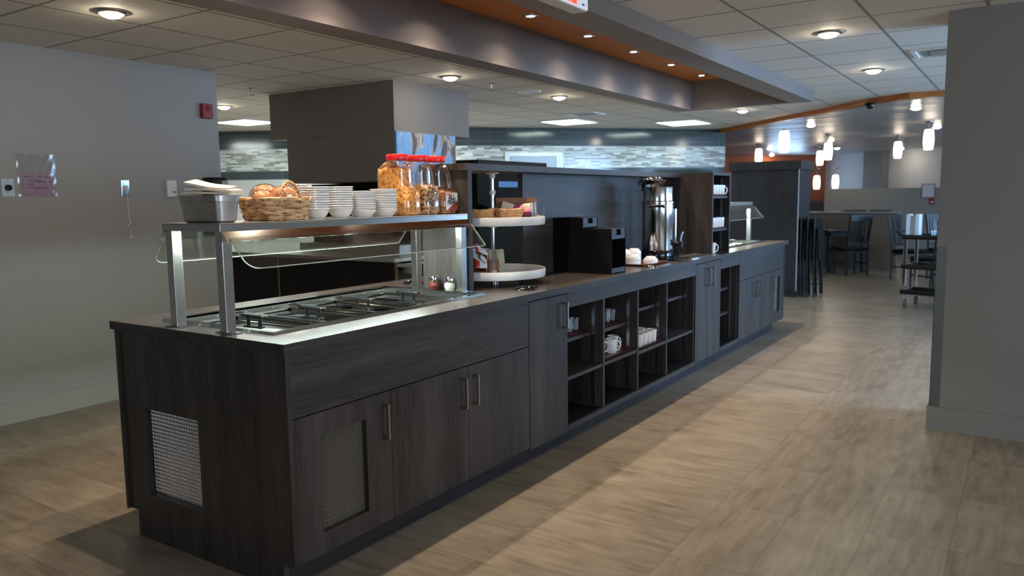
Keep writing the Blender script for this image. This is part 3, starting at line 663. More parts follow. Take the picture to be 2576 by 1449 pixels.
# far cabinet
t = thing('buffet_cabinet', 'far end base cabinet with three doors and one small grid panel', 'cabinet', (5.8, .54, 0), group='base cabinets under the long buffet worktop')
P(MB().box(5.06, 6.53, .02, .04, .637, .875), 'apron', LAMH, t)
door(t, 5.062, 5.558, .098, .632, 5.51); door(t, 5.561, 6.038, .098, .632, 5.61)
door(t, 6.041, 6.53, .098, .632, 6.09, hole=(6.21, 6.40, .2, .56))
P(MB().box(6.53, 6.55, .015, 1.03, .11, .875), 'end_panel', LAMV, t)
P(MB().box(5.06, 6.528, .062, 1.0, .11, .6), 'carcass', LAMD, t); P(MB().box(5.06, 6.34, .075, .97, 0, .108), 'plinth', KICK, t); P(MB().box(5.06, 6.55, 1.03, 1.045, .11, .875), 'back_panel', LAMV, t)
# worktop
H1 = (.125, 1.41, .195, .85); H2 = (5.108, 6.396, .195, .85)
mb = MB(); L_, W_ = 6.643, 1.077
mb.box(0, L_, 0, H1[2], .876, .91).box(0, L_, H1[3], W_, .876, .91)
for a, b in ((0, H1[0]), (H1[1], H2[0]), (H2[1], L_)): mb.box(a, b, H1[2], H1[3], .876, .91)
wt = mb.build('worktop', [LAMT, LAMH]); wt.data.polygons.foreach_set('material_index', [0 if abs(p.normal.z) > .5 else 1 for p in wt.data.polygons])
tag(wt, 'long dark wood-grain worktop running the whole length of the buffet', 'worktop')
# ------------------------------------------------------------------ steam wells, lids, sneeze guards
def make_well():
    t = thing('steam_well', 'steel drop-in steam well with riveted liner at the near end of the buffet', 'steam well', (.767, .523, .91))
    x0, x1, y0, y1 = .104, 1.43, .178, .868; i0, i1, j0, j1 = .133, 1.402, .203, .842
    mb = MB()
    mb.frustum((x0, x1, y0, j0), (x0 + .004, x1 - .004, y0 + .004, j0), .9105, .921).frustum((x0, x1, j1, y1), (x0 + .004, x1 - .004, j1, y1 - .004), .9105, .921)
    mb.frustum((x0, i0, j0, j1), (x0 + .004, i0, j0, j1), .9105, .921).frustum((i1, x1, j0, j1), (i1, x1 - .004, j0, j1), .9105, .921)
    P(mb, 'rim', STEELP, t)
    mb = MB()
    mb.box(i0 - .003, i0, j0, j1, .70, .918).box(i1, i1 + .003, j0, j1, .70, .918).box(i0, i1, j0 - .003, j0, .70, .918).box(i0, i1, j1, j1 + .003, .70, .918).box(i0, i1, j0, j1, .70, .705)
    P(mb, 'liner', STEEL, t)
    mb = MB()
    for i in range(9): mb.lathe([(.004, 0), (.003, .002), (0, .003)], (0, 0, 0), 8, T=Matrix.Translation((.2 + .15 * i, j1, .9)) @ RX)
    for i in range(4): mb.lathe([(.004, 0), (.003, .002), (0, .003)], (0, 0, 0), 8, T=Matrix.Translation((i1, .28 + .15 * i, .9)) @ Matrix.Rotation(-PI / 2, 4, 'Y'))
    P(mb, 'rivets', STEELP, t, smooth=40)['kind'] = 'stuff'
    for x in (.445, .75, 1.05):
        P(MB().box(x - .011, x + .011, j0, j1, .9, .908), 'divider_bar', STEELP, t, bevel=.003)
    return t
well = make_well()
def make_lid(x0, x1, hx, hy, lb):
    cx = (x0 + x1) / 2; cy = .523; t = thing('steam_pan_cover', lb, 'pan lid', (cx, cy, .886), group='steel lids with black handles in the steam well')
    a, b = (x1 - x0) / 2 - .003, .312
    mb = MB()
    mb.loft([rsq(0, 0, a, b, .025, -.012), rsq(0, 0, a, b, .025, 0), rsq(0, 0, a - .006, b - .006, .022, .006), rsq(0, 0, a - .016, b - .016, .02, .006), rsq(0, 0, a - .03, b - .03, .02, -.001), rsq(0, 0, a - .07, b - .09, .02, .002)])
    mb.build('lid', LIDM, t, 40)
    h = MB(); dx, dy = hx - cx, hy - cy; y0, y1 = dy - .065, dy + .065
    h.loft([rsq(dx, dy, .014, .068, .006, .042), rsq(dx, dy, .015, .07, .006, .047), rsq(dx, dy, .012, .066, .006, .052)])
    for yy in (dy - .036, dy + .036): h.lathe([(.009, .004), (.0075, .02), (.0085, .042)], (dx, yy, 0), 12)
    h.loft([rsq(dx, dy, .016, .058, .008, .002), rsq(dx, dy, .015, .056, .008, .006)])
    hd = h.build('handle', BLACKP, t, 40); hd['label'] = 'black plastic lid handle'
    return t
LN = ('nearest', 'second nearest', 'third nearest', 'farthest')
lids = []
for i, (a, b, hx, hy) in enumerate(((.135, .434, .294, .525), (.456, .739, .58, .495), (.761, 1.039, .90, .51), (1.061, 1.40, 1.195, .485))):
    lids.append(make_lid(a, b, hx, hy, '%s steel lid with black handle in the near steam well' % LN[i]))
SH = 4.985
well2 = dup(well, well.location + Vector((SH, 0, 0)), label='steel steam well at the far end of the buffet')
for i in (0, 1, 2, 3):
    dup(lids[i], lids[i].location + Vector((SH, 0, 0)), label='%s steel lid in the far steam well' % LN[i], group='steel lids in the far steam well')
def make_guard():
    t = thing('sneeze_guard', 'steel serving shelf on four posts with clear acrylic guards, nearest the camera', 'sneeze guard', (.77, .52, .91))
    mb = MB(); x0, x1, y0, y1 = .025, 1.518, .345, .70
    mb.box(x0, x1, y0, y1, 1.312, 1.317).box(x0, x1, y0, y0 + .004, 1.287, 1.312).box(x0, x1, y1 - .004, y1, 1.287, 1.312).box(x0, x0 + .004, y0 + .004, y1 - .004, 1.287, 1.312).box(x1 - .004, x1, y0 + .004, y1 - .004, 1.287, 1.312)
    P(mb, 'shelf', STEEL, t, bevel=.0012)
    for x in (.058, 1.495):
        for y in (.373, .68):
            pt = P(MB().box(x - .021, x + .021, y - .02, y + .02, .914, 1.311), 'post', STEEL, t, bevel=.002)
            fl = MB().box(x - .024, x + .024, y - .05, y + .05, .9105, .914)
            for dx, dy in ((-.0, -.037), (.0, .037)): fl.lathe([(.006, .0), (.005, .004), (0, .005)], (x + dx, y + dy, .914), 10)
            P(fl, 'base_flange', STEELP, t, pt)
    for s in (-1, 1):
        yy = (lambda d: .345 - d) if s < 0 else (lambda d: .70 + d)
        # sloping hanger strip
        q = [(yy(0), 1.287), (yy(.032), 1.252), (yy(.028), 1.249), (yy(-.004), 1.284)]
        mb = MB(); mb.add([(.03, y, z) for y, z in q] + [(1.512, y, z) for y, z in q], ((0, 1, 2, 3), (7, 6, 5, 4), (0, 4, 5, 1), (1, 5, 6, 2), (2, 6, 7, 3), (3, 7, 4, 0)))
        P(mb, 'hanger_strip', STEELP, t, recalc=True)
        # acrylic pane: s runs down the slope
        def pt3(x, d, o=0): return (x, yy(.024 + .092 * d + o * .77), 1.262 - .110 * d + o * .64)
        xa, xb, rr = .048, 1.512, .05
        out = [(xa, 0)]
        ln = .1434; r2 = .014
        for k in range(7): an = PI / 2 * k / 6; out.append((xa + rr - rr * math.cos(an), 1 - (rr - rr * math.sin(an)) / ln))
        for k in range(7): an = PI / 2 * k / 6; out.append((xb - r2 + r2 * math.sin(an), 1 - (r2 - r2 * math.cos(an)) / ln))
        out.append((xb, 0)); n = len(out)
        mb = MB(); vs = [pt3(x, d, 0) for x, d in out] + [pt3(x, d, .006) for x, d in out]
        mb.add(vs, [tuple(range(n)), tuple(range(2 * n - 1, n - 1, -1))] + [(i, (i + 1) % n, n + (i + 1) % n, n + i) for i in range(n)])
        gp = P(mb, 'acrylic_panel', ACRYL, t, recalc=True)
        P(MB().tube([pt3(x, d, .003) for x, d in out], .0024, 6), 'polished_edge', EDGE, t, gp, smooth=60)
    lf = P(MB().box(.12, 1.40, .47, .575, 1.266, 1.3115), 'light_fixture', M('fixture_grey', lin(96, 98, 96), .5), t)
    P(MB().tube([(.15, .505, 1.262), (1.37, .505, 1.262)], .008, 10).tube([(.15, .54, 1.262), (1.37, .54, 1.262)], .008, 10), 'lamp_tube', TUBE, t, lf, smooth=40)
    return t
guard = make_guard()
guard2 = dup(guard, guard.location + Vector((SH, 0, 0)), label='sneeze guard shelf at the far end of the buffet beside the tall dark cabinet')
# ------------------------------------------------------------------ hutch and bookcase on the worktop
t = thing('hutch', 'dark wood-grain raised shelf with divider and back panel along the middle of the buffet', 'hutch', (3.0, .5, .91))
P(MB().box(1.51, 4.486, .344, .66, 1.54, 1.576), 'top_board', LAMH, t, bevel=.001)
P(MB().box(1.525, 1.56, .344, .66, .911, 1.54), 'end_panel', LAMV, t, bevel=.001)
P(MB().box(2.29, 4.486, .50, .535, .911, 1.54), 'back_panel', LAMH, t)
t = thing('bookcase', 'tall narrow dark shelf tower of cups beside the coffee urn', 'shelf tower', (4.71, .37, .91))
for a, b in ((4.487, 4.507), (4.918, 4.938)): P(MB().box(a, b, .075, .66, .911, 1.576), 'side_panel', LAMV, t)
P(MB().box(4.507, 4.918, .075, .66, 1.556, 1.576), 'top_board', LAMH, t)
P(MB().box(4.507, 4.918, .64, .655, .911, 1.556), 'back_panel', LAMD, t)
for z in (1.385, 1.112): P(MB().box(4.509, 4.916, .09, .64, z - .018, z), 'shelf', LAMH, t)
P(MB().box(4.914, 4.918, .14, .155, .93, 1.54), 'shelf_standard', STEELD, t)
# black rings set into the worktop
def ring(loc, lb):
    t = thing('worktop_ring', lb, 'grommet', loc, group='black rings set into the worktop')
    MB().lathe([(.045, .0005), (.047, .010), (.056, .013), (.064, .007), (.066, .0005), (.045, .0005)], n=36).build('ring', BLACKG, t, 50)
    MB().lathe([(0, .0006), (.045, .0006), (.045, .002), (0, .002)], n=30).build('insert', BLACKM, t, 50)
ring((1.742, .136, .91), 'black ring set in the worktop in front of the two-tier carousel')
ring((1.69, .872, .91), 'black ring set in the worktop behind the shakers')
# ------------------------------------------------------------------ things on the serving shelf
ZS = 1.3172
mb = MB(); hx, hy = .056, .124
mb.loft([rsq(0, 0, hx - .018, hy - .018, .02, 0), rsq(0, 0, hx - .01, hy - .01, .024, .008), rsq(0, 0, hx - .003, hy - .003, .026, .078), rsq(0, 0, hx, hy, .026, .08), rsq(0, 0, hx, hy, .026, .099), rsq(0, 0, hx + .009, hy + .009, .03, .1), rsq(0, 0, hx + .009, hy + .009, .03, .1025), rsq(0, 0, hx - .002, hy - .002, .026, .1025), rsq(0, 0, hx - .004, hy - .004, .026, .08), rsq(0, 0, hx - .012, hy - .012, .024, .01), rsq(0, 0, .01, .05, .004, .008)])
o = mb.build('steam_pan', STEELD, smooth=35, loc=(.108, .515, ZS)); tag(o, 'deep steel pan holding folded paper bags at the near end of the serving shelf', 'steel pan')
def bag(loc, rot, lx, ly, bend, lb):
    mb = MB(); n = 8; vs = []; fs = []
    for j in range(2):
        for i in range(n + 1):
            u = i / n
            for w in (-1, 1): vs.append((lx * (u - .5), ly * w / 2 * (1 - .06 * u), bend * math.sin(u * 3.2) + (.008 if j else 0) + .0008 * math.sin(u * 9 + w)))
    k = 2 * (n + 1)
    for i in range(n):
        a = 2 * i; fs += [(a, a + 2, a + 3, a + 1), (k + a, k + a + 1, k + a + 3, k + a + 2), (a, k + a, k + a + 2, a + 2), (a + 1, a + 3, k + a + 3, k + a + 1)]
    fs += [(0, 1, k + 1, k), (2 * n, k + 2 * n, k + 2 * n + 1, 2 * n + 1)]
    o = mb.add(vs, fs).build('paper_bag', PAPER, smooth=40, recalc=True, loc=loc, rot=rot)
    return tag(o, lb, 'paper bag', 'folded paper bags in the steel pan')
bag((.112, .495, ZS + .106), (0, .02, -1.25), .205, .095, .002, 'lowest folded cream paper bag lying across the steel pan')
bag((.116, .49, ZS + .119), (.05, .06, -1.18), .19, .095, .003, 'middle folded cream paper bag tilted in the steel pan')
bag((.112, .505, ZS + .138), (.12, .17, -1.05), .165, .095, -.004, 'uppermost folded cream paper bag on the steel pan')
# wicker basket of wrapped bread
t = thing('wicker_basket', 'rectangular wicker basket of wrapped bread on the serving shelf', 'basket', (.395, .485, ZS))
mb = MB(); rows = 9
def brect(h, k, n=60):
    hx = .098 + .016 * h; hy = .082 + .016 * h; ring = rsq(0, 0, hx, hy, .022, .006 + .078 * h, 6)
    per = []; L = []
    m_ = len(ring)
    for i in range(m_): L.append((Vector(ring[(i + 1) % m_]) - Vector(ring[i])).length)
    tot = sum(L); out = []
    for q in range(n):
        d = tot * q / n; i = 0
        while d > L[i] and i < m_ - 1: d -= L[i]; i += 1
        p = Vector(ring[i]).lerp(Vector(ring[(i + 1) % m_]), min(1, d / max(L[i], 1e-6)))
        c = Vector((p.x, p.y, 0)).normalized() * (.0028 * (1 if (q + k) % 2 else -1)); out.append(p + c + Vector((0, 0, .0016 * math.sin(q * 1.7 + k))))
    return out
for k in range(rows): mb.tube(brect(k / (rows - 1), k), .0052, 6, True)
for q in range(0, 60, 2):
    a = brect(0, 0)[q]; b = brect(1, 0)[q]; mb.tube([a, b], .003, 5)
mb.loft([rsq(0, 0, .096, .08, .022, .002), rsq(0, 0, .096, .08, .022, .008)])
mb.build('weave', WICK, t, 60)
mb = MB()
r0 = [Vector(p) for p in rsq(0, 0, .115, .099, .022, .086, 6)]
for ph in (0, PI): mb.tube([p + Vector((0, 0, .005 * math.sin(i * 1.6 + ph))) + Vector((p.x, p.y, 0)).normalized() * .004 * math.cos(i * 1.6 + ph) for i, p in enumerate(r0)], .005, 6, True)
mb.build('rim', WICK, t, 60)
for s in (-1,):
    mb = MB()
    for ph in (0, 2.1, 4.2):
        pts = []
        for i in range(25):
            a = PI * i / 24; p = Vector((-.052 * math.cos(a), s * (.099 - .012 * math.sin(a)), .076 + .075 * math.sin(a)))
            pts.append(p + Vector((math.cos(a) * .005 * math.cos(i * 1.1 + ph), s * .005 * math.sin(i * 1.1 + ph), math.sin(a) * .005 * math.cos(i * 1.1 + ph))))
        mb.tube(pts, .0048, 6)
    mb.build('handle', WICKL, t, 60)
def bun(loc, sx, sy, sz, rz, lb):
    t = thing('wrapped_bun', lb, 'bread', loc, rz, 'wrapped bread in the wicker basket')
    def blob(k, j, seed, n=22, m_=12):
        mb = MB(); rr = random.Random(seed); ph = [rr.uniform(0, 6) for _ in range(6)]
        prof = []
        for i in range(m_ + 1):
            a = -PI / 2 + PI * i / m_; prof.append((max(math.cos(a), 1e-7) if 0 < i < m_ else 0, math.sin(a) * sz * k + sz))
        return mb.lathe(prof, (0, 0, 0), n, 0, sx * k, sy * k, fn=lambda a, z: 1 + j * (math.sin(3 * a + ph[0] + z * 50) + math.sin(7 * a + ph[1] + z * 130) * .7 + math.sin(11 * a - z * 90 + ph[2]) * .5))
    b = blob(1, .02, 3).build('bun', BREAD, t, 60)
    blob(1.1, .045, hash(lb) % 7 + 1).build('wrapper', WRAP, t, 35)
for q in (((.325, .47, ZS + .034), .05, .045, .044, .3, 'wrapped round bun at the left end of the wicker basket'),
          ((.375, .52, ZS + .058), .06, .055, .044, .6, 'wrapped long roll on top of the heap in the wicker basket'),
          ((.42, .455, ZS + .054), .052, .045, .042, -.4, 'wrapped pale bun under the front handle of the wicker basket'),
          ((.455, .505, ZS + .036), .046, .05, .04, .2, 'wrapped bun at the right end of the wicker basket'),
          ((.34, .535, ZS + .03), .045, .04, .036, 1.0, 'wrapped bun at the back left of the wicker basket')): bun(*q)
# bowls and saucers in stacks
mb = MB(); mb.lathe([(0, .004), (.026, .004), (.028, 0), (.032, 0), (.033, .004), (.044, .016), (.0515, .030), (.055, .0405), (.0585, .042), (.0592, .0445), (.0575, .0465), (.0545, .0455), (.050, .034), (.042, .02), (.030, .0085), (0, .0075)], n=36)
bw = mb.build('china_bowl', CHINA, smooth=50)
mb = MB(); mb.lathe([(0, .003), (.034, .003), (.036, 0), (.041, 0), (.042, .004), (.052, .014), (.060, .024), (.0645, .0265), (.0652, .0285), (.0635, .03), (.059, .0285), (.05, .018), (.038, .0075), (0, .0065)], n=36)
sc = mb.build('china_dish', CHINA, smooth=50)
first = {'b': True, 's': True}
def stack(kind, x, y, n, dz, where, z0=ZS):
    src = bw if kind == 'b' else sc; nm = 'bowl' if kind == 'b' else 'dish'
    for k in range(n):
        if first[kind]: o = src; first[kind] = False
        else: o = src.copy(); COL.objects.link(o)
        o.location = (x + random.uniform(-.001, .001), y + random.uniform(-.001, .001), z0 + k * dz); o.rotation_euler = (0, 0, random.uniform(0, 6))
        tag(o, '%s white %s of the stack %s' % (ordl(k, n), nm, where), nm, 'white %ss stacked on the serving shelf' % nm)
stack('b', .588, .455, 10, .0100, 'next to the wicker basket')
stack('b', .728, .455, 10, .0101, 'second from the wicker basket')
stack('b', .60, .60, 11, .0102, 'at the back behind the basket')
stack('s', .862, .455, 12, .0080, 'between the bowls and the last dishes')
stack('s', 1.008, .455, 13, .0081, 'touching the first cereal jar')
# cereal jars
def jar(x, y, lb):
    t = thing('cereal_jar', lb, 'jar', (x, y, ZS), 0, 'big clear cereal jars with red lids')
    def body(o=0):
        return [rsq(0, 0, .050 - o, .092 - o, .02, .001 + o), rsq(0, 0, .0595 - o, .103 - o, .03, .012), rsq(0, 0, .0605 - o, .105 - o, .03, .02), rsq(0, 0, .0605 - o, .105 - o, .03, .115), rsq(0, .004, .0585 - o, .099 - o, .03, .128), rsq(0, .018, .054 - o, .083 - o, .03, .14), rsq(0, .021, .054 - o, .082 - o, .03, .20), rsq(0, .016, .053 - o, .079 - o, .03, .228), rsq(0, .006, .052 - o, .066 - o, .035, .252), rsq(0, 0, .050 - o, .050 - o, .0495 - o, .264), rsq(0, 0, .049 - o, .049 - o, .0485 - o, .285)]
    mb = MB(); mb.loft(body(), cap=False); mb.v = mb.v
    mb.add(body()[0], [tuple(range(19, -1, -1))]); mb.build('body', PET, t, 45)
    MB().tube([(0, -.045, .246), (0, -.066, .238), (0, -.083, .21), (0, -.092, .17), (0, -.095, .13)], .011, 10, rs=[.012, .012, .011, .011, .013]).build('grip', PET, t, 50)
    mb = MB(); mb.lathe([(.053, .267), (.0545, .267), (.0555, .269), (.0555, .292), (.052, .2965), (0, .2965)], n=48, fn=lambda a, z: 1 + .006 * (math.sin(24 * a) if .268 < z < .293 else 0)).build('lid', REDP, t, 40)
    return t, body
def filling(x, y, top, mat, name, lb, seed):
    R_ = random.Random(seed); rings = []
    tmp = [(.004, .056, .099, 0), (.02, .0585, .103, 0), (.115, .0585, .103, 0), (.14, .052, .081, .018), (.2, .052, .080, .021), (.23, .05, .074, .012)]
    for z, hx, hy, cy in tmp:
        if z < top - .006: rings.append(rsq(0, cy, hx, hy, .029, z))
    z, hx, hy, cy = [q for q in tmp if q[0] < top - .006][-1]
    for k, f in enumerate((.98, .8, .55, .28)):
        rings.append([(px, cy + (py - cy), top + .012 * k / 3 + R_.uniform(-.007, .007)) for px, py, _ in rsq(0, cy, hx * f, hy * f, .029 * f, 0)])
    o = MB().loft(rings).build(name, mat, smooth=60, loc=(x, y, ZS)); tag(o, lb, 'cereal', kind='stuff')
JX = ((1.168, 'cereal jar with red lid full of orange corn flakes'), (1.318, 'middle cereal jar with red lid half full of muesli'), (1.455, 'cereal jar with red lid and a white label, nearest the divider'))
jars = [jar(x, .505, lb)[0] for x, lb in JX]
filling(1.168, .505, .222, FLAKES, 'corn_flakes', 'orange corn flakes filling the first cereal jar', 1)
filling(1.318, .505, .136, MUESLI, 'muesli', 'muesli in the middle cereal jar', 2)
filling(1.455, .505, .108, BRAN, 'bran_flakes', 'brown bran cereal in the labelled cereal jar', 3)
t = jars[2]; lab = MB().box(-.046, .05, -.1068, -.1054, .018, .108).build('label', M('label_white', lin(232, 226, 220), .4), t)
mb = MB(); arc = [(-.046 + .096 * i / 10, .018 + .048 * math.sin(PI * .5 * i / 10) ** 1.5 * (1 - .25 * (i / 10))) for i in range(11)]
mb.add([(x, -.1072, .018) for x, z in arc] + [(x, -.1072, z) for x, z in arc], [(i, i + 1, 12 + i, 11 + i) for i in range(10)]).build('swoosh', M('label_brown', lin(150, 66, 50), .4), lab)
BT = M('label_black', lin(40, 26, 26), .4)
text('lettering', 'ALL-', .031, BT, lab, Matrix.Translation((.004, -.1074, .082)) @ RX, .0003, .0012)
text('lettering', 'BRAN', .031, BT, lab, Matrix.Translation((.006, -.1074, .058)) @ RX, .0003, .0012)
text('lettering', "Kellogg's", .0125, REDS, lab, Matrix.Translation((-.02, -.1074, .1)) @ RX, .0003, .0004)
# shakers
def shaker(x, y, fill, lb, fname, flb):
    t = thing('glass_shaker', lb, 'shaker', (x, y, .9102), 0, 'pair of glass shakers with steel tops')
    tw = lambda a, z: 1 + (.035 * math.sin(9 * a + z * 55) if .008 < z < .052 else 0)
    MB().lathe([(0, .001), (.024, .0), (.027, .004), (.0315, .018), (.033, .032), (.030, .046), (.025, .055), (.023, .06)], n=54, fn=tw).build('glass', GLASS, t, 60)
    MB().lathe([(.0235, .054), (.027, .055), (.027, .068), (.025, .075), (.017, .081), (0, .084)], n=32).build('perforated_top', CHROME, t, 40)
    o = MB().lathe([(0, .004), (.021, .004), (.024, .008), (.028, .018), (.0295, .03), (.028, .042), (.015, .047), (0, .046)], n=24).build(fname, fill, smooth=60, loc=(x, y, .9102)); tag(o, flb, 'seasoning', kind='stuff')
shaker(1.478, .548, PEPPER, 'glass shaker of red chili flakes', 'chili_flakes', 'red chili flakes inside the left glass shaker')
shaker(1.474, .437, CHEESE, 'glass shaker of white grated cheese', 'grated_cheese', 'white grated cheese inside the right glass shaker')
# ------------------------------------------------------------------ two-tier carousel
CX, CY = 1.93, .474
t = thing('tray_carousel', 'white two-tier rotating tray stand on a chrome pole inside the hutch opening', 'carousel', (CX, CY, .91))
MB().lathe([(.03, .001), (.03, .006), (.014, .01), (.012, .03), (.022, .033), (.022, .0375), (0, .0375)], n=28).build('base_flange', CHROME, t, 40)
MB().tube([(0, 0, .03), (0, 0, .612)], .0095, 16).build('pole', CHROME, t, 40)
for z in (.0375, .332):
    MB().lathe([(0, z), (.285, z), (.296, z + .002), (.299, z + .01), (.300, z + .046), (.2985, z + .048), (.295, z + .046), (.292, z + .012), (.28, z + .008), (0, z + .007)], n=72).build('tray', WHITEP, t, 40)
for z0, z1, r in ((.045, .07, .019), (.318, .3318, .024), (.505, .527, .017)): MB().lathe([(.0096, z0), (r, z0), (r, z1), (.0096, z1)], n=24).build('collar', WHITEP, t, 40)
MB().lathe([(.0098, .595), (.016, .597), (.018, .618), (.038, .622), (.04, .628), (0, .629)], n=28).build('top_flange', M('pink_white', lin(214, 196, 190), .35), t, 40)
Z1, Z2 = .91 + .0448, .91 + .3393
def cardbox(loc, rz, sx, sy, sz, lb, back=None):
    t = thing('cardboard_box', lb, 'box', loc, rz, None)
    w = .004
    MB().box(-sx, sx, -sy, sy, 0, .003).build('base', CARD, t)
    MB().box(-sx, sx, -sy, -sy + w, .003, sz * (.25 if back else 1)).build('front_wall', CARD, t)
    MB().box(-sx, sx, sy - w, sy, .003, back or sz).build('back_wall', CARD, t)
    for s in (-1, 1):
        a, b = (s * sx - w, s * sx) if s > 0 else (-sx, -sx + w)
        hb, hf = (back or sz), (sz * .25 if back else sz)
        MB().add([(a, -sy + w, .003), (b, -sy + w, .003), (b, sy - w, .003), (a, sy - w, .003), (a, -sy + w, hf), (b, -sy + w, hf), (b, sy - w, hb * .9), (a, sy - w, hb * .9)], ((3, 2, 1, 0), (4, 5, 6, 7), (0, 1, 5, 4), (1, 2, 6, 5), (2, 3, 7, 6), (3, 0, 4, 7))).build('side_wall', CARD, t)
    return t
RR = math.atan2(-.8329, .5535)      # direction of the box fronts on the round trays
cardbox((1.815, .515, Z1), RR, .062, .05, .12, 'brown cardboard box of white sachets on the lower carousel tray', back=.15)
cardbox((2.015, .545, Z1), RR + .3, .03, .05, .085, 'small box of pale green sachets on the lower carousel tray')
cardbox((2.035, .38, Z2), RR, .116, .05, .10, 'low cardboard box with tall back on the upper carousel tray', back=.146)
def sachet(mat, sx, sy, loc, rot, lb, grp, prints=None):
    mb = MB(); n = 6; vs = []; fs = []
    for s in (1, -1):
        for j in range(n + 1):
            for i in range(n + 1):
                u, v = i / n * 2 - 1, j / n * 2 - 1
                vs.append((u * sx, v * sy, s * .007 * max(0, (1 - u ** 4) * (1 - v ** 4)) + .002 * math.sin(3 * u + 2 * v)))
    k = (n + 1) ** 2
    for j in range(n):
        for i in range(n):
            a = j * (n + 1) + i; fs.append((a, a + 1, a + n + 2, a + n + 1)); fs.append((k + a, k + a + n + 1, k + a + n + 2, k + a + 1))
    mb.add(vs, fs)
    mats = [mat]
    if prints: mats.append(prints); mb.m = [1 if (f % (2 * n * n)) // 2 % n < 2 else 0 for f in range(len(fs))]
    o = mb.build('sachet', mats, smooth=50, loc=loc, rot=rot); return tag(o, lb, 'sachet', grp)
WS = ((1.79, .50, .06, .5, .3, 0), (1.82, .475, .055, .9, -.2, .6), (1.80, .535, .085, 1.0, .2, 1.2), (1.835, .49, .10, .7, .4, -.4), (1.81, .505, .118, 1.1, .1, .3), (1.785, .525, .12, .4, -.5, .9), (1.77, .545, .095, .8, .5, -.2), (1.80, .475, .03, 1.2, .1, -.6))
WL = ('lying deepest in the box', 'leaning on the front wall', 'at the back of the heap', 'with its corner out to the right', 'lying across the heap', 'on top of the heap', 'at the left of the heap', 'with red print at the bottom of the heap')
for i, (x, y, z, a, b, c) in enumerate(WS):
    sachet(WHITES, .034, .026, (x - .004, y - .012, Z1 + z + .045), (a, b, c), 'white sachet %s in the cardboard box' % WL[i], 'white sachets in the cardboard box', REDS if i in (4, 7) else None)
for i in range(5):
    sachet(GREENS, .026, .045, (1.995 + .012 * i, .575 - .018 * i, Z1 + .095 - .012 * (i % 2)), (PI / 2 - .15, .1 * (i % 2), RR + .5), '%s pale green sachet standing in the small box' % ('first', 'second', 'third', 'fourth', 'fifth')[i], 'pale green sachets in the small box')
ax = Vector((.5535, -.8329, 0)); ay = Vector((.8329, .5535, 0)); bc = Vector((2.035, .38, Z2))
for i, (u, v, z, a, b, c, mt, lb) in enumerate(((-.05, .0, .052, 1.2, .3, 0, PAPER, 'pale printed sachet leaning at the left of the low box'), (.005, -.005, .04, 1.0, -.1, 0, PINKS, 'magenta sachet behind the right wicker basket'), (.062, .012, .045, 1.3, -.1, 0, PAPER, 'pale printed sachet leaning at the right of the low box'), (.05, -.025, .016, .1, .05, .2, PINKS, 'magenta sachet lying flat at the front of the low box'), (.062, -.028, .03, .12, -.08, -.1, PINKS, 'magenta sachet lying on another in the low box'))):
    p = bc + ax * u + ay * v
    sachet(mt, .036, .028, (p.x, p.y, p.z + z + .04), (a, b, RR + c), lb, 'sachets in the low cardboard box')
def wbasket(loc, lb):
    t = thing('bread_basket', lb, 'basket', loc, RR, 'small pale wicker baskets on the upper carousel tray')
    mb = MB()
    for k in range(14):
        h = k / 13; hx, hy = .056 + .026 * h, .038 + .022 * h
        mb.tube([((hx + .002 * (1 if (q + k) % 2 else -1)) * math.cos(2 * PI * q / 44), (hy + .002 * (1 if (q + k) % 2 else -1)) * math.sin(2 * PI * q / 44), .004 + .076 * h + .004 * h * math.cos(4 * PI * q / 44)) for q in range(44)], .0034, 6, True)
    mb.lathe([(0, .001), (.056, .001), (.056, .005), (0, .005)], (0, 0, 0), 30, sx=1, sy=.68)
    mb.build('weave', WICKL, t, 60)
    MB().tube([(.084 * math.cos(2 * PI * q / 40), .062 * math.sin(2 * PI * q / 40), .084 + .004 * math.cos(4 * PI * q / 40)) for q in range(40)], .0048, 8, True).build('rim', WICKL, t, 60)
    return t
wbasket((1.815, .475, Z2), 'small wicker basket heaped with black packets, left of the carousel pole')
wbasket((1.905, .345, Z2), 'small wicker basket in front of the low cardboard box')
mb = MB(); R_ = random.Random(5)
for i in range(60):
    a, r = R_.uniform(0, 6.28), R_.uniform(0, .06); mb.box(-.012, .012, -.008, .008, -.002, .002, T=Matrix.Translation((r * math.cos(a) * .9, r * math.sin(a) * .62, .066 + .03 * (1 - r / .06) + R_.uniform(0, .012))) @ Matrix.Rotation(R_.uniform(-1, 1), 4, 'X') @ Matrix.Rotation(R_.uniform(0, 3), 4, 'Z'))
tag(mb.build('black_packets', BLACKM, loc=(1.815, .475, Z2), rot=(0, 0, RR)), 'heap of small black packets in the left wicker basket', 'packets', kind='stuff')
def tumbler(loc, lb, grp, s=1.0, name='drinking_glass', first=[None]):
    if first[0] is None:
        mb = MB(); mb.lathe([(0, .001), (.024, 0), (.026, .004), (.030, .05), (.033, .088), (.0318, .0885), (.028, .05), (.0242, .014), (0, .012)], n=28); o = mb.build(name, GLASS, smooth=45); first[0] = o
    else: o = first[0].copy(); COL.objects.link(o)
    o.location = loc; o.scale = (s, s, s); return tag(o, lb, 'glass', grp)
tumbler((2.03, .232, Z2), 'clear tumbler at the right edge of the upper carousel tray', None, 1.35)
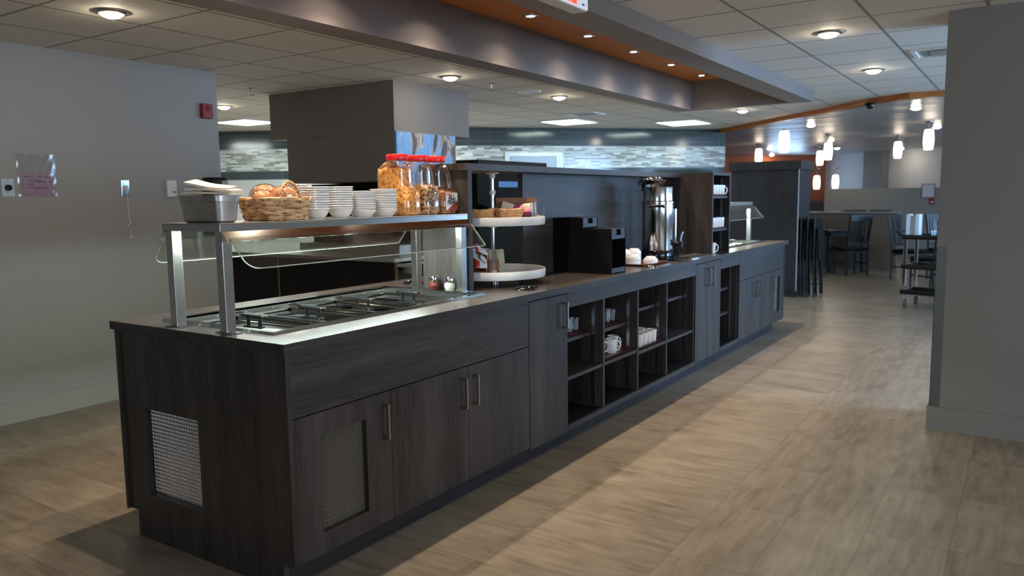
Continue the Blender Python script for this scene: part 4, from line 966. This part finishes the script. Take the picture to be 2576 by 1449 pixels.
# ------------------------------------------------------------------ black dispenser, urn, bowls, drip tray
t = thing('black_organizer', 'black stepped countertop dispenser between the carousel and the coffee urn', 'dispenser', (2.753, .29, .91))
prof = [(.498, .911), (.078, .911), (.078, 1.188), (.084, 1.194), (.28, 1.194), (.28, 1.258), (.286, 1.263), (.498, 1.263)]
for a, b in ((2.65, 2.656), (2.851, 2.857)):
    mb = MB(); n = len(prof); mb.add([(a, y, z) for y, z in prof] + [(b, y, z) for y, z in prof], [tuple(range(n - 1, -1, -1)), tuple(range(n, 2 * n))] + [(i, (i + 1) % n, n + (i + 1) % n, n + i) for i in range(n)])
    P(mb, 'side_panel', BLACKM, t, recalc=True)
P(MB().box(2.656, 2.851, .286, .498, 1.257, 1.262).box(2.656, 2.851, .084, .28, 1.188, 1.193), 'top_panel', BLACKP, t)
P(MB().box(2.656, 2.851, .49, .498, .915, 1.257), 'back_panel', BLACKM, t)
def fpanel(y, z0, z1):
    mb = MB(); mb.box(2.656, 2.72, y, y + .006, z0, z1).box(2.79, 2.851, y, y + .006, z0, z1).box(2.72, 2.79, y, y + .006, z0, z0 + .02)
    fp = P(mb, 'front_panel', M('charcoal_plastic', lin(36, 38, 43), .4), t)
    P(MB().box(2.718, 2.722, y - .002, y + .05, z0 + .018, z1 - .006).box(2.788, 2.792, y - .002, y + .05, z0 + .018, z1 - .006).box(2.722, 2.788, y - .002, y + .05, z0 + .018, z0 + .022), 'notch_lining', M('dull_nickel', lin(110, 106, 100), .4, 1), t, fp)
fpanel(.08, 1.128, 1.188); fpanel(.282, 1.2, 1.257)
P(MB().box(2.656, 2.851, .09, .489, .915, .93).box(2.656, 2.851, .08, .09, .915, .945), 'base', M('charcoal_base', lin(52, 55, 62), .45), t)
for z in (.99, 1.05): P(MB().box(2.656, 2.851, .14, .489, z, z + .004), 'shelf', BLACKP, t)
# coffee urn
t = thing('coffee_urn', 'tall polished steel coffee urn with black base and open lid', 'coffee urn', (3.775, .25, .91))
MB().lathe([(0, .001), (.123, .001), (.126, .006), (.126, .07), (.12, .078), (0, .078)], n=48).build('base', BLACKG, t, 40)
MB().lathe([(.117, .078), (.1185, .082), (.1185, .425), (.1225, .43), (.1225, .44), (.1185, .445), (.114, .448), (.1125, .54), (.110, .548), (.104, .55), (.104, .53), (0, .53)], n=64).build('body', STEELP, t, 30)
mb = MB(); LT = Matrix.Translation((-.045, .03, .585)) @ Matrix.Rotation(-.28, 4, Vector((.55, -.83, 0)))
mb.lathe([(0, -.012), (.098, -.012), (.106, -.006), (.104, .0), (.08, .016), (.04, .024), (0, .026)], n=40, T=LT)
ld = mb.build('lid', CHROME, t, 40)
MB().lathe([(.008, .025), (.012, .034), (0, .04)], n=16, T=LT).build('knob', BLACKP, ld, 40)
MB().box(-.012, .012, -.012, .012, .52, .59, T=Matrix.Translation((-.06, .085, 0))).build('hinge', BLACKP, ld)
for s in (-1, 1):
    d = Vector((-.8 * s, .6 * s * .2 + .3 * (s > 0), 0)).normalized() if s < 0 else Vector((-.93, -.36, 0)).normalized()
    sd = Vector((-d.y, d.x, 0)); c = d * .119
    hb = MB(); hb.tube([c + sd * -.05 + Vector((0, 0, .405)), c + d * .03 + sd * -.05 + Vector((0, 0, .41)), c + d * .03 + sd * .05 + Vector((0, 0, .41)), c + sd * .05 + Vector((0, 0, .405))], .011, 10)
    hb.build('side_handle', BLACKP, t, 50)
d = Vector((.30, -.954, 0))
MB().tube([d * .134 + Vector((.045, .02, .13)), d * .134 + Vector((.045, .02, .385))], .0085, 12).build('sight_gauge', CHROME, t, 40)
mb = MB(); mb.tube([d * .118 + Vector((0, 0, .125)), d * .175 + Vector((0, 0, .125))], .014, 14).tube([d * .172 + Vector((0, 0, .145)), d * .172 + Vector((0, 0, .10))], .018, 14)
tp = mb.build('tap', BLACKP, t, 40)
MB().tube([d * .172 + Vector((0, 0, .145)), d * .18 + Vector((0, 0, .19)), d * .19 + Vector((0, 0, .215))], .006, 10).build('tap_lever', M('pale_blue_lever', lin(150, 190, 230), .25), tp, 40)
sd = Vector((-d.y, d.x, 0))
T_ = Matrix((d, sd, Vector((0, 0, 1)))).transposed().to_4x4()
MB().box(.118, .16, -.035, .035, .004, .075, T=T_).build('switch_box', BLACKG, t)
# inverted cups on a brown tray
def tray(loc, sx, sy, lb, rz=0):
    mb = MB(); mb.loft([rsq(0, 0, sx - .012, sy - .012, .03, 0), rsq(0, 0, sx, sy, .035, .014), rsq(0, 0, sx - .004, sy - .004, .033, .0145), rsq(0, 0, sx - .015, sy - .015, .03, .004), rsq(0, 0, .01, .01, .005, .0035)])
    o = mb.build('serving_tray', TRAYB, smooth=40, loc=loc, rot=(0, 0, rz)); return tag(o, lb, 'tray')
tray((3.42, .245, .9103), .205, .16, 'brown tray of upturned white cups in front of the coffee urn')
mb = MB(); mb.lathe([(.050, 0), (.052, .001), (.0525, .022), (.050, .032), (.033, .049), (.031, .052), (.028, .052), (.027, .049), (0, .049)], n=32)
uc = mb.build('upturned_cup', CHINA, smooth=50); first_u = [True]
def cups(x, y, n, dz, where):
    for k in range(n):
        if first_u[0]: o = uc; first_u[0] = False
        else: o = uc.copy(); COL.objects.link(o)
        o.location = (x, y, .915 + k * dz)
        tag(o, ('single upturned white cup %s' % where) if n == 1 else '%s upturned white cup of the pile %s' % (('upper' if k else 'lower') if n == 2 else ('bottom', 'middle', 'top')[k], where), 'cup', 'upturned white cups on the brown tray')
cups(3.435, .155, 1, 0, 'at the right front of the brown tray')
cups(3.295, .225, 2, .024, 'at the front beside the black dispenser')
cups(3.50, .315, 3, .024, 'next to the coffee urn')
cups(3.385, .345, 3, .024, 'behind the black dispenser')
t = thing('drip_tray', 'shallow steel drip tray in the worktop beside the coffee urn', 'drip tray', (4.19, .125, .9105))
mb = MB(); a, b = .21, .085
mb.loft([rsq(0, 0, a, b, .02, 0), rsq(0, 0, a, b, .02, .010), rsq(0, 0, a - .008, b - .008, .016, .0115), rsq(0, 0, a - .014, b - .014, .014, .003), rsq(0, 0, .02, .01, .004, .0025)]).build('pan', STEELP, t, 40)
mb = MB()
for i in range(15): mb.box(-.19 + .027 * i, -.184 + .027 * i, -.07, .07, .006, .0085)
mb.build('grate', STEEL, t)
o = MB().lathe([(.05, .0005), (.05, .006), (.046, .008), (.040, .003), (0, .002)], n=32).build('sunken_steel_cup', STEELP, smooth=40, loc=(3.205, .055, .91)); tag(o, 'round steel fitting in the worktop in front of the brown cup tray', 'fitting')
# ------------------------------------------------------------------ glasses and mugs in the open shelves
def tray2(x, y, z, sx, sy, lb): tray((x, y, z), sx, sy, lb)
tray2(2.215, .30, .5752, .20, .165, 'brown tray of tumblers in the first bay of the open shelves')
tray2(2.70, .30, .5642, .20, .165, 'brown tray of tumblers in the second bay of the open shelves')
tray2(2.70, .225, .3872, .225, .175, 'reddish brown tray of mugs in the second bay of the open shelves')
tray2(3.19, .225, .3672, .225, .175, 'reddish brown tray of cream cups in the third bay of the open shelves')
rowsL = ('front', 'middle', 'back')
for j, y in enumerate((.175, .255, .335)):
    for i, x in enumerate((2.10, 2.18, 2.26, 2.34)):
        tumbler((x, y, .58), '%s tumbler in the %s row of the first shelf bay' % (('leftmost', 'second', 'third', 'rightmost')[i], rowsL[j]), 'tumblers on the tray in the first bay')
for j, y in enumerate((.175, .255)):
    for i, x in enumerate((2.575, 2.685, 2.765, 2.84)):
        if j == 0 and i == 1: continue
        tumbler((x, y, .569), '%s tumbler in the %s row of the second shelf bay' % (('leftmost', 'second', 'third', 'rightmost')[i], rowsL[j]), 'tumblers on the tray in the second bay')
def mug_proto(mat, r=.038, h=.092, name='mug'):
    t = thing(name, 'mug', 'mug')
    MB().lathe([(0, .002), (r * .86, 0), (r * .9, .004), (r, h * .95), (r * .99, h), (r * .93, h), (r * .92, h * .95), (r * .83, .01), (0, .008)], n=32).build('cup_body', mat, t, 45)
    MB().tube([(r * .95, 0, h * .86), (r * 1.5, 0, h * .78), (r * 1.78, 0, h * .5), (r * 1.5, 0, h * .2), (r * .92, 0, h * .12)], .0055, 8).build('handle', mat, t, 50)
    return t
wm = mug_proto(CHINA); cm = mug_proto(CREAM, .036, .088)
MG = ((2.845, .165, -.5, 'white mug with its handle turned right on the second bay tray'), (2.74, .125, -.7, 'white mug at the front of the second bay tray'), (2.655, .165, -.6, 'white mug half hidden by the divider on the second bay tray'), (2.755, .225, -.5, 'white mug in the back row of the second bay tray'))
for i, (x, y, r, lb) in enumerate(MG):
    o = wm if i == 0 else dup(wm); o.location = (x, y, .3917); o.rotation_euler = (0, 0, r); o['label'] = lb; o['group'] = 'white mugs in the open shelves'
usedc = [False]
def cream(x, y, z, rz, lb, grp):
    o = cm if not usedc[0] else dup(cm); usedc[0] = True
    o.location = (x, y, z); o.rotation_euler = (0, 0, rz); o['label'] = lb; o['group'] = grp; o['category'] = 'cup'
for j, y in enumerate((.105, .185, .265)):
    for i in range(5):
        cream(3.035 + .077 * i, y, .3717, 1.9, '%s cream cup in the %s row of the third shelf bay' % (('leftmost', 'second', 'middle', 'fourth', 'rightmost')[i], rowsL[j]), 'cream cups on the third bay tray')
for z, nm in ((1.3852, 'upper'), (1.1122, 'lower')):
    tray((4.72, .215, z), .165, .135, 'brown tray on the %s shelf of the tall shelf tower' % nm)
    for i in range(4):
        cream(4.605 + .074 * i, .125, z + .0045, -.7 if (i == 3 and nm == 'upper') else 1.9, '%s cream cup on the %s shelf of the tall tower' % (('leftmost', 'second', 'third', 'rightmost')[i], nm), 'cream cups in the tall shelf tower')
cream(4.60, .118, .9115, -.7, 'single cream cup standing at the bottom of the tall shelf tower', 'cream cups in the tall shelf tower')
# ------------------------------------------------------------------ kitchen serving line behind the buffet
t = thing('serving_counter', 'dark panelled kitchen serving counter behind the buffet', 'counter', (3.7, 4.2, 0))
P(MB().box(3.11, 4.36, 2.29, 5.98, .1, .875), 'carcass', BLACKM, t)
for a, b in ((2.275, 3.715), (3.735, 5.0), (5.02, 5.98)): P(MB().box(3.088, 3.109, a, b, .08, .875), 'front_panel', LAMD, t)
for y in (2.262, 3.717, 5.002): P(MB().box(3.084, 3.11, y, y + .016, .08, .876), 'edge_strip', M('pale_edge', lin(120, 112, 98), .5), t)
P(MB().box(3.12, 4.34, 2.268, 2.288, .08, .8), 'end_panel', LAMV, t)
P(MB().box(3.05, 4.40, 2.25, 6.0, .876, .91), 'top', STEELD, t, bevel=.003)
P(MB().box(3.08, 4.36, 2.06, 2.249, .84, .868), 'tray_slide', STEELP, t)
P(MB().box(3.15, 3.18, 2.1, 2.268, .78, .84), 'bracket', STEELD, t); P(MB().box(4.2, 4.23, 2.1, 2.268, .78, .84), 'bracket', STEELD, t)
t = thing('griddle_unit', 'dark glossy cooking unit under the taupe bulkhead', 'cooker', (3.8, 3.15, .91))
P(MB().box(3.62, 4.16, 2.50, 3.82, .911, 1.545), 'housing', BLACKG, t)
P(MB().box(3.42, 3.62, 2.52, 3.80, .911, .99), 'hot_plate', STEELD, t)
t = thing('beverage_cabinet', 'black upright cabinet behind the hutch opening with a pale blue strip', 'cabinet', (4.9, 2.75, 0))
P(MB().box(4.46, 5.68, 2.42, 2.44, .1, 1.72).box(4.46, 4.5, 2.44, 3.0, .1, 1.72).box(5.64, 5.68, 2.44, 3.0, .1, 1.72).box(4.46, 5.68, 2.98, 3.0, .1, 1.72), 'body', BLACKM, t)
P(MB().box(4.43, 5.71, 2.38, 3.04, 1.72, 1.765), 'top', LAMD, t)
P(MB().box(4.48, 5.66, 2.46, 2.96, 0, .1), 'plinth', KICK, t)
P(MB().box(4.82, 5.22, 2.413, 2.42, 1.50, 1.56), 'display', M('blue_display', lin(80, 130, 180), .2), t)
P(MB().box(4.8, 5.2, 2.41, 2.42, 1.20, 1.30), 'yellow_bin', YELLOW, t)
# ------------------------------------------------------------------ tall dark cabinet past the buffet
t = thing('tall_cabinet', 'tall dark cabinet end with capped top past the far end of the buffet', 'cabinet', (9.4, .95, 0))
P(MB().box(9.08, 9.75, .505, 1.41, .09, 1.72), 'body', LAMK, t)
P(MB().box(9.05, 9.78, .47, 1.44, 1.72, 1.835), 'cap', LAMK, t)
P(MB().box(9.1, 9.73, .52, 1.40, 0, .09), 'plinth', KICK, t)
P(MB().box(9.075, 9.09, .498, .506, .09, 1.72), 'edge_strip', M('pale_edge_strip', lin(190, 196, 200), .3), t)
# folded chairs leaning on it
def folded_chair(loc, lean, lb):
    t = thing('folded_chair', lb, 'chair', loc, 0, 'black folded chairs leaning against the tall cabinet'); t.rotation_euler = (lean, 0, 0)
    for x in (-.2, .2): MB().tube([(x, 0, .012), (x, 0, .55), (x * .96, -.015, 1.08)], .012, 8).build('back_leg', BLACKP, t, 50)
    for x in (-.17, .17): MB().tube([(x, -.03, .012), (x, -.028, .78)], .011, 8).build('front_leg', BLACKP, t, 50)
    MB().tube([(-.2, 0, .16), (.2, 0, .16)], .008, 6).build('stretcher', BLACKP, t, 50)
    MB().tube([(-.17, -.03, .24), (.17, -.03, .24)], .008, 6).build('stretcher', BLACKP, t, 50)
    MB().loft([rsq(0, -.052, .18, .012, .01, .5), rsq(0, -.054, .19, .016, .012, .7), rsq(0, -.05, .18, .012, .01, .92)]).build('seat', BLACKM, t, 40)
    MB().loft([rsq(0, -.012, .18, .008, .006, .88), rsq(0, -.018, .19, .009, .006, .98), rsq(0, -.02, .17, .007, .006, 1.06)]).build('backrest', BLACKM, t, 40)
for i, (x, y, a) in enumerate(((9.34, .458, -.03), (9.36, .375, -.03), (9.38, .292, -.03))):
    folded_chair((x, y, 0), a, '%s of three black folded chairs leaning by the tall dark cabinet' % ('inner', 'middle', 'outermost')[i])
# ------------------------------------------------------------------ dining room
def pendant_proto():
    t = thing('pendant_light', 'pendant', 'pendant light', group='frosted glass pendant lights over the dining room')
    MB().lathe([(0, -.143), (.04, -.145), (.058, -.14), (.07, -.05), (.071, .02), (.06, .13), (.05, .145), (0, .145)], n=28).build('shade', PENDL, t, 50)
    MB().lathe([(0, .145), (.03, .145), (.028, .165), (.008, .175), (0, .175)], n=20).build('socket_cap', NICKEL, t, 40)
    return t
pe = pendant_proto()
PN = (((9.17, .73, 2.09), 'largest glowing pendant, hanging nearest the tall dark cabinet'), ((12.58, .87, 2.11), 'right one of two overlapping pendants right of the terracotta wall edge'), ((15.26, 1.58, 2.11), 'left one of two overlapping pendants, in front of the terracotta wall edge'), ((14.16, 2.51, 2.15), 'small pendant seen just above the tall dark cabinet'), ((16.23, 1.84, 1.63), 'low hanging pendant in front of the terracotta wall'), ((16.45, 1.5, 1.64), 'low hanging pendant in front of the pale far wall'), ((13.75, -.06, 2.14), 'pendant right of the beige pier on the far wall'), ((11.05, -.81, 2.14), 'pendant nearest to the grey wall end at the right'))
for i, (p, lb) in enumerate(PN):
    o = pe if i == 0 else dup(pe)
    o.location = p; o['label'] = lb
    MB().tube([(0, 0, .17), (0, 0, 2.39 - p[2])], .004, 6).build('cord', NICKEL, o)
    MB().lathe([(0, 2.374 - p[2]), (.05, 2.378 - p[2]), (.058, 2.392 - p[2]), (.058, 2.4 - p[2]), (0, 2.4 - p[2])], n=24).build('canopy', NICKEL, o, 40)
def chair_proto():
    t = thing('dining_chair', 'chair', 'chair', group='dark slat-back dining chairs')
    MB().loft([rsq(0, 0, .20, .20, .03, .425), rsq(0, 0, .215, .215, .035, .45), rsq(0, 0, .215, .215, .035, .465), rsq(0, 0, .19, .19, .03, .48)]).build('seat', BLACKM, t, 40)
    for x in (-.19, .19):
        MB().tube([(x, -.20, 0), (x, -.19, .43), (x, -.215, .7), (x * 1.02, -.275, 1.03)], .019, 4).build('back_leg', DWOOD, t, 30)
        MB().tube([(x, .19, 0), (x, .19, .43)], .019, 4, rs=[.015, .021]).build('front_leg', DWOOD, t, 30)
    mb = MB(); mb.box(-.19, .19, -.285, -.262, .93, 1.03).box(-.19, .19, -.222, -.205, .53, .575)
    for x, w in ((0, .045), (-.085, .012), (.085, .012), (-.14, .012), (.14, .012)):
        mb.add([(x - w, -.222, .56), (x + w, -.222, .56), (x + w, -.208, .56), (x - w, -.208, .56), (x - w, -.282, .95), (x + w, -.282, .95), (x + w, -.268, .95), (x - w, -.268, .95)], ((3, 2, 1, 0), (4, 5, 6, 7), (0, 1, 5, 4), (1, 2, 6, 5), (2, 3, 7, 6), (3, 0, 4, 7)))
    mb.build('slatted_back', DWOOD, t)
    MB().box(-.19, .19, .18, .2, .38, .43).box(-.19, .19, -.2, -.18, .38, .43).build('seat_rail', DWOOD, t)
    for x in (-.19, .19): MB().box(x - .01, x + .01, -.19, .19, .19, .215).build('stretcher', DWOOD, t)
    return t
def facing(dx, dy): return math.atan2(dy, dx) - PI / 2
ch = chair_proto()
CHAIRS = (((12.55, .44), (.75, .66), 'dark slat-back chair turned away, in front of the beige dividing wall'), ((13.25, 1.72), (.25, -.97), 'dark slat-back chair at the left end of the dining table'),
          ((16.6, 1.12), (.95, .2), 'left one of two chair tops behind the beige dividing wall'), ((16.65, .62), (.95, .2), 'right one of two chair tops behind the beige dividing wall'),
          ((12.25, -.50), (-.35, -.94), 'left one of two dark chairs behind the black cart'), ((12.75, -.98), (-.6, -.8), 'right one of two dark chairs behind the black cart'), ((10.85, -.95), (.6, .8), 'dark chair partly hidden by the grey wall end'))
for i, (p, d, lb) in enumerate(CHAIRS):
    o = ch if i == 0 else dup(ch)
    o.location = (p[0], p[1], 0); o.rotation_euler = (0, 0, facing(*d)); o['label'] = lb
def table(loc, rz, hx, hy, lb):
    t = thing('dining_table', lb, 'table', loc, rz, 'dark wooden dining tables')
    MB().box(-hx, hx, -hy, hy, .72, .755).build('table_top', DWOOD, t, bevel=.004)
    MB().box(-hx + .05, hx - .05, -hy + .05, hy - .05, .64, .719).build('apron', DWOOD, t)
    for sx in (-1, 1):
        for sy in (-1, 1): MB().frustum((sx * (hx - .055) - .035, sx * (hx - .055) + .035, sy * (hy - .055) - .035, sy * (hy - .055) + .035), (sx * (hx - .055) - .045, sx * (hx - .055) + .045, sy * (hy - .055) - .045, sy * (hy - .055) + .045), 0, .64).build('leg', DWOOD, t)
table((13.15, .735, 0), math.atan2(-.85, .53), .345, .38, 'dark square dining table by the beige dividing wall')
table((11.55, -1.35, 0), .2, .40, .36, 'dark dining table behind the black cart')
# service cart
t = thing('service_cart', 'black three-shelf service cart with pale uprights by the grey wall end', 'cart', (8.76, -.80, 0), -.245)
CL, CD = -.95, .42
for z in (.16, .47, .83):
    mb = MB(); h = .055
    mb.box(0, CD, CL, 0, z, z + .012).box(0, .02, CL, 0, z + .012, z + h).box(CD - .02, CD, CL, 0, z + .012, z + h).box(.02, CD - .02, -.02, 0, z + .012, z + h).box(.02, CD - .02, CL, CL + .02, z + .012, z + h)
    mb.build('shelf', BLACKP, t, bevel=.006)
for x in (.035, CD - .035):
    for y in (-.035, CL + .035): MB().box(x - .018, x + .018, y - .018, y + .018, .215, .83).build('upright', STEELP, t, bevel=.003)
    for y in (-.06, CL + .06):
        c = MB(); c.lathe([(0, -.016), (.045, -.016), (.05, -.010), (.05, .010), (.045, .016), (0, .016)], n=28, T=Matrix.Translation((x, y, .052)) @ RX)
        w = c.build('wheel', RUBBER, t, 40)
        MB().box(x - .008, x + .008, y - .026, y - .018, .05, .16).box(x - .008, x + .008, y + .018, y + .026, .05, .16).build('fork', STEELD, t)
MB().tube([(.03, -.01, .86), (.03, .07, .92), (CD - .03, .07, .92), (CD - .03, -.01, .86)], .013, 10).build('push_handle', BLACKP, t, 50)
cw = t.matrix_basis.copy()
import mathutils
CM = Matrix.Translation((8.76, -.80, 0)) @ Matrix.Rotation(-.245, 4, 'Z')
def cpt(x, y, z): p = CM @ Vector((x, y, z)); return (p.x, p.y, p.z)
b = thing('paper_dispenser', 'pale upright dispenser on the left end of the black cart', 'dispenser', cpt(.12, -.09, .8425), -.245)
MB().box(-.05, .05, -.075, -.03, 0, .29).box(-.05, .05, .03, .075, 0, .29).build('side_panel', M('pale_blue_white', lin(214, 228, 240), .3), b, bevel=.006)
MB().box(-.045, .05, -.03, .03, 0, .27).build('centre_panel', M('mid_grey', lin(150, 152, 156), .35), b)
k = 0
for y in (-.33, -.41, -.49, -.57):
    for x in (.10, .19):
        tumbler(cpt(x, y, .8425), '%s tumbler in the %s row on top of the black cart' % (('leftmost', 'second', 'third', 'rightmost')[k // 2], ('near', 'far')[k % 2]), 'tumblers on the black cart'); k += 1
# framed notice and fire bell on the far wall
NW = Vector((17.892, -.165, 0))
t = thing('framed_notice', 'white notice in a red frame on the pale knee wall', 'notice', (NW.x, NW.y, 1.42), -PI / 2)
MB().box(-.12, .12, -.008, .0, -.14, .14).build('sheet', PALEW, t)
MB().box(-.135, -.118, -.014, .004, -.155, .155).box(.118, .135, -.014, .004, -.155, .155).box(-.118, .118, -.014, .004, -.155, -.138).box(-.118, .118, -.014, .004, .138, .155).build('frame', M('red_frame', lin(170, 80, 80), .5), t)
NW = Vector((17.9, -.25, 0))
t = thing('fire_alarm', 'small red fire alarm pull under the framed notice', 'fire alarm', (NW.x, NW.y, 1.19), -PI / 2)
MB().box(-.05, .05, -.03, .0, -.07, .07).build('body', REDD, t, bevel=.008)
MB().box(-.03, .03, -.036, -.03, -.03, -.01).build('pull_bar', WHITEP, t)
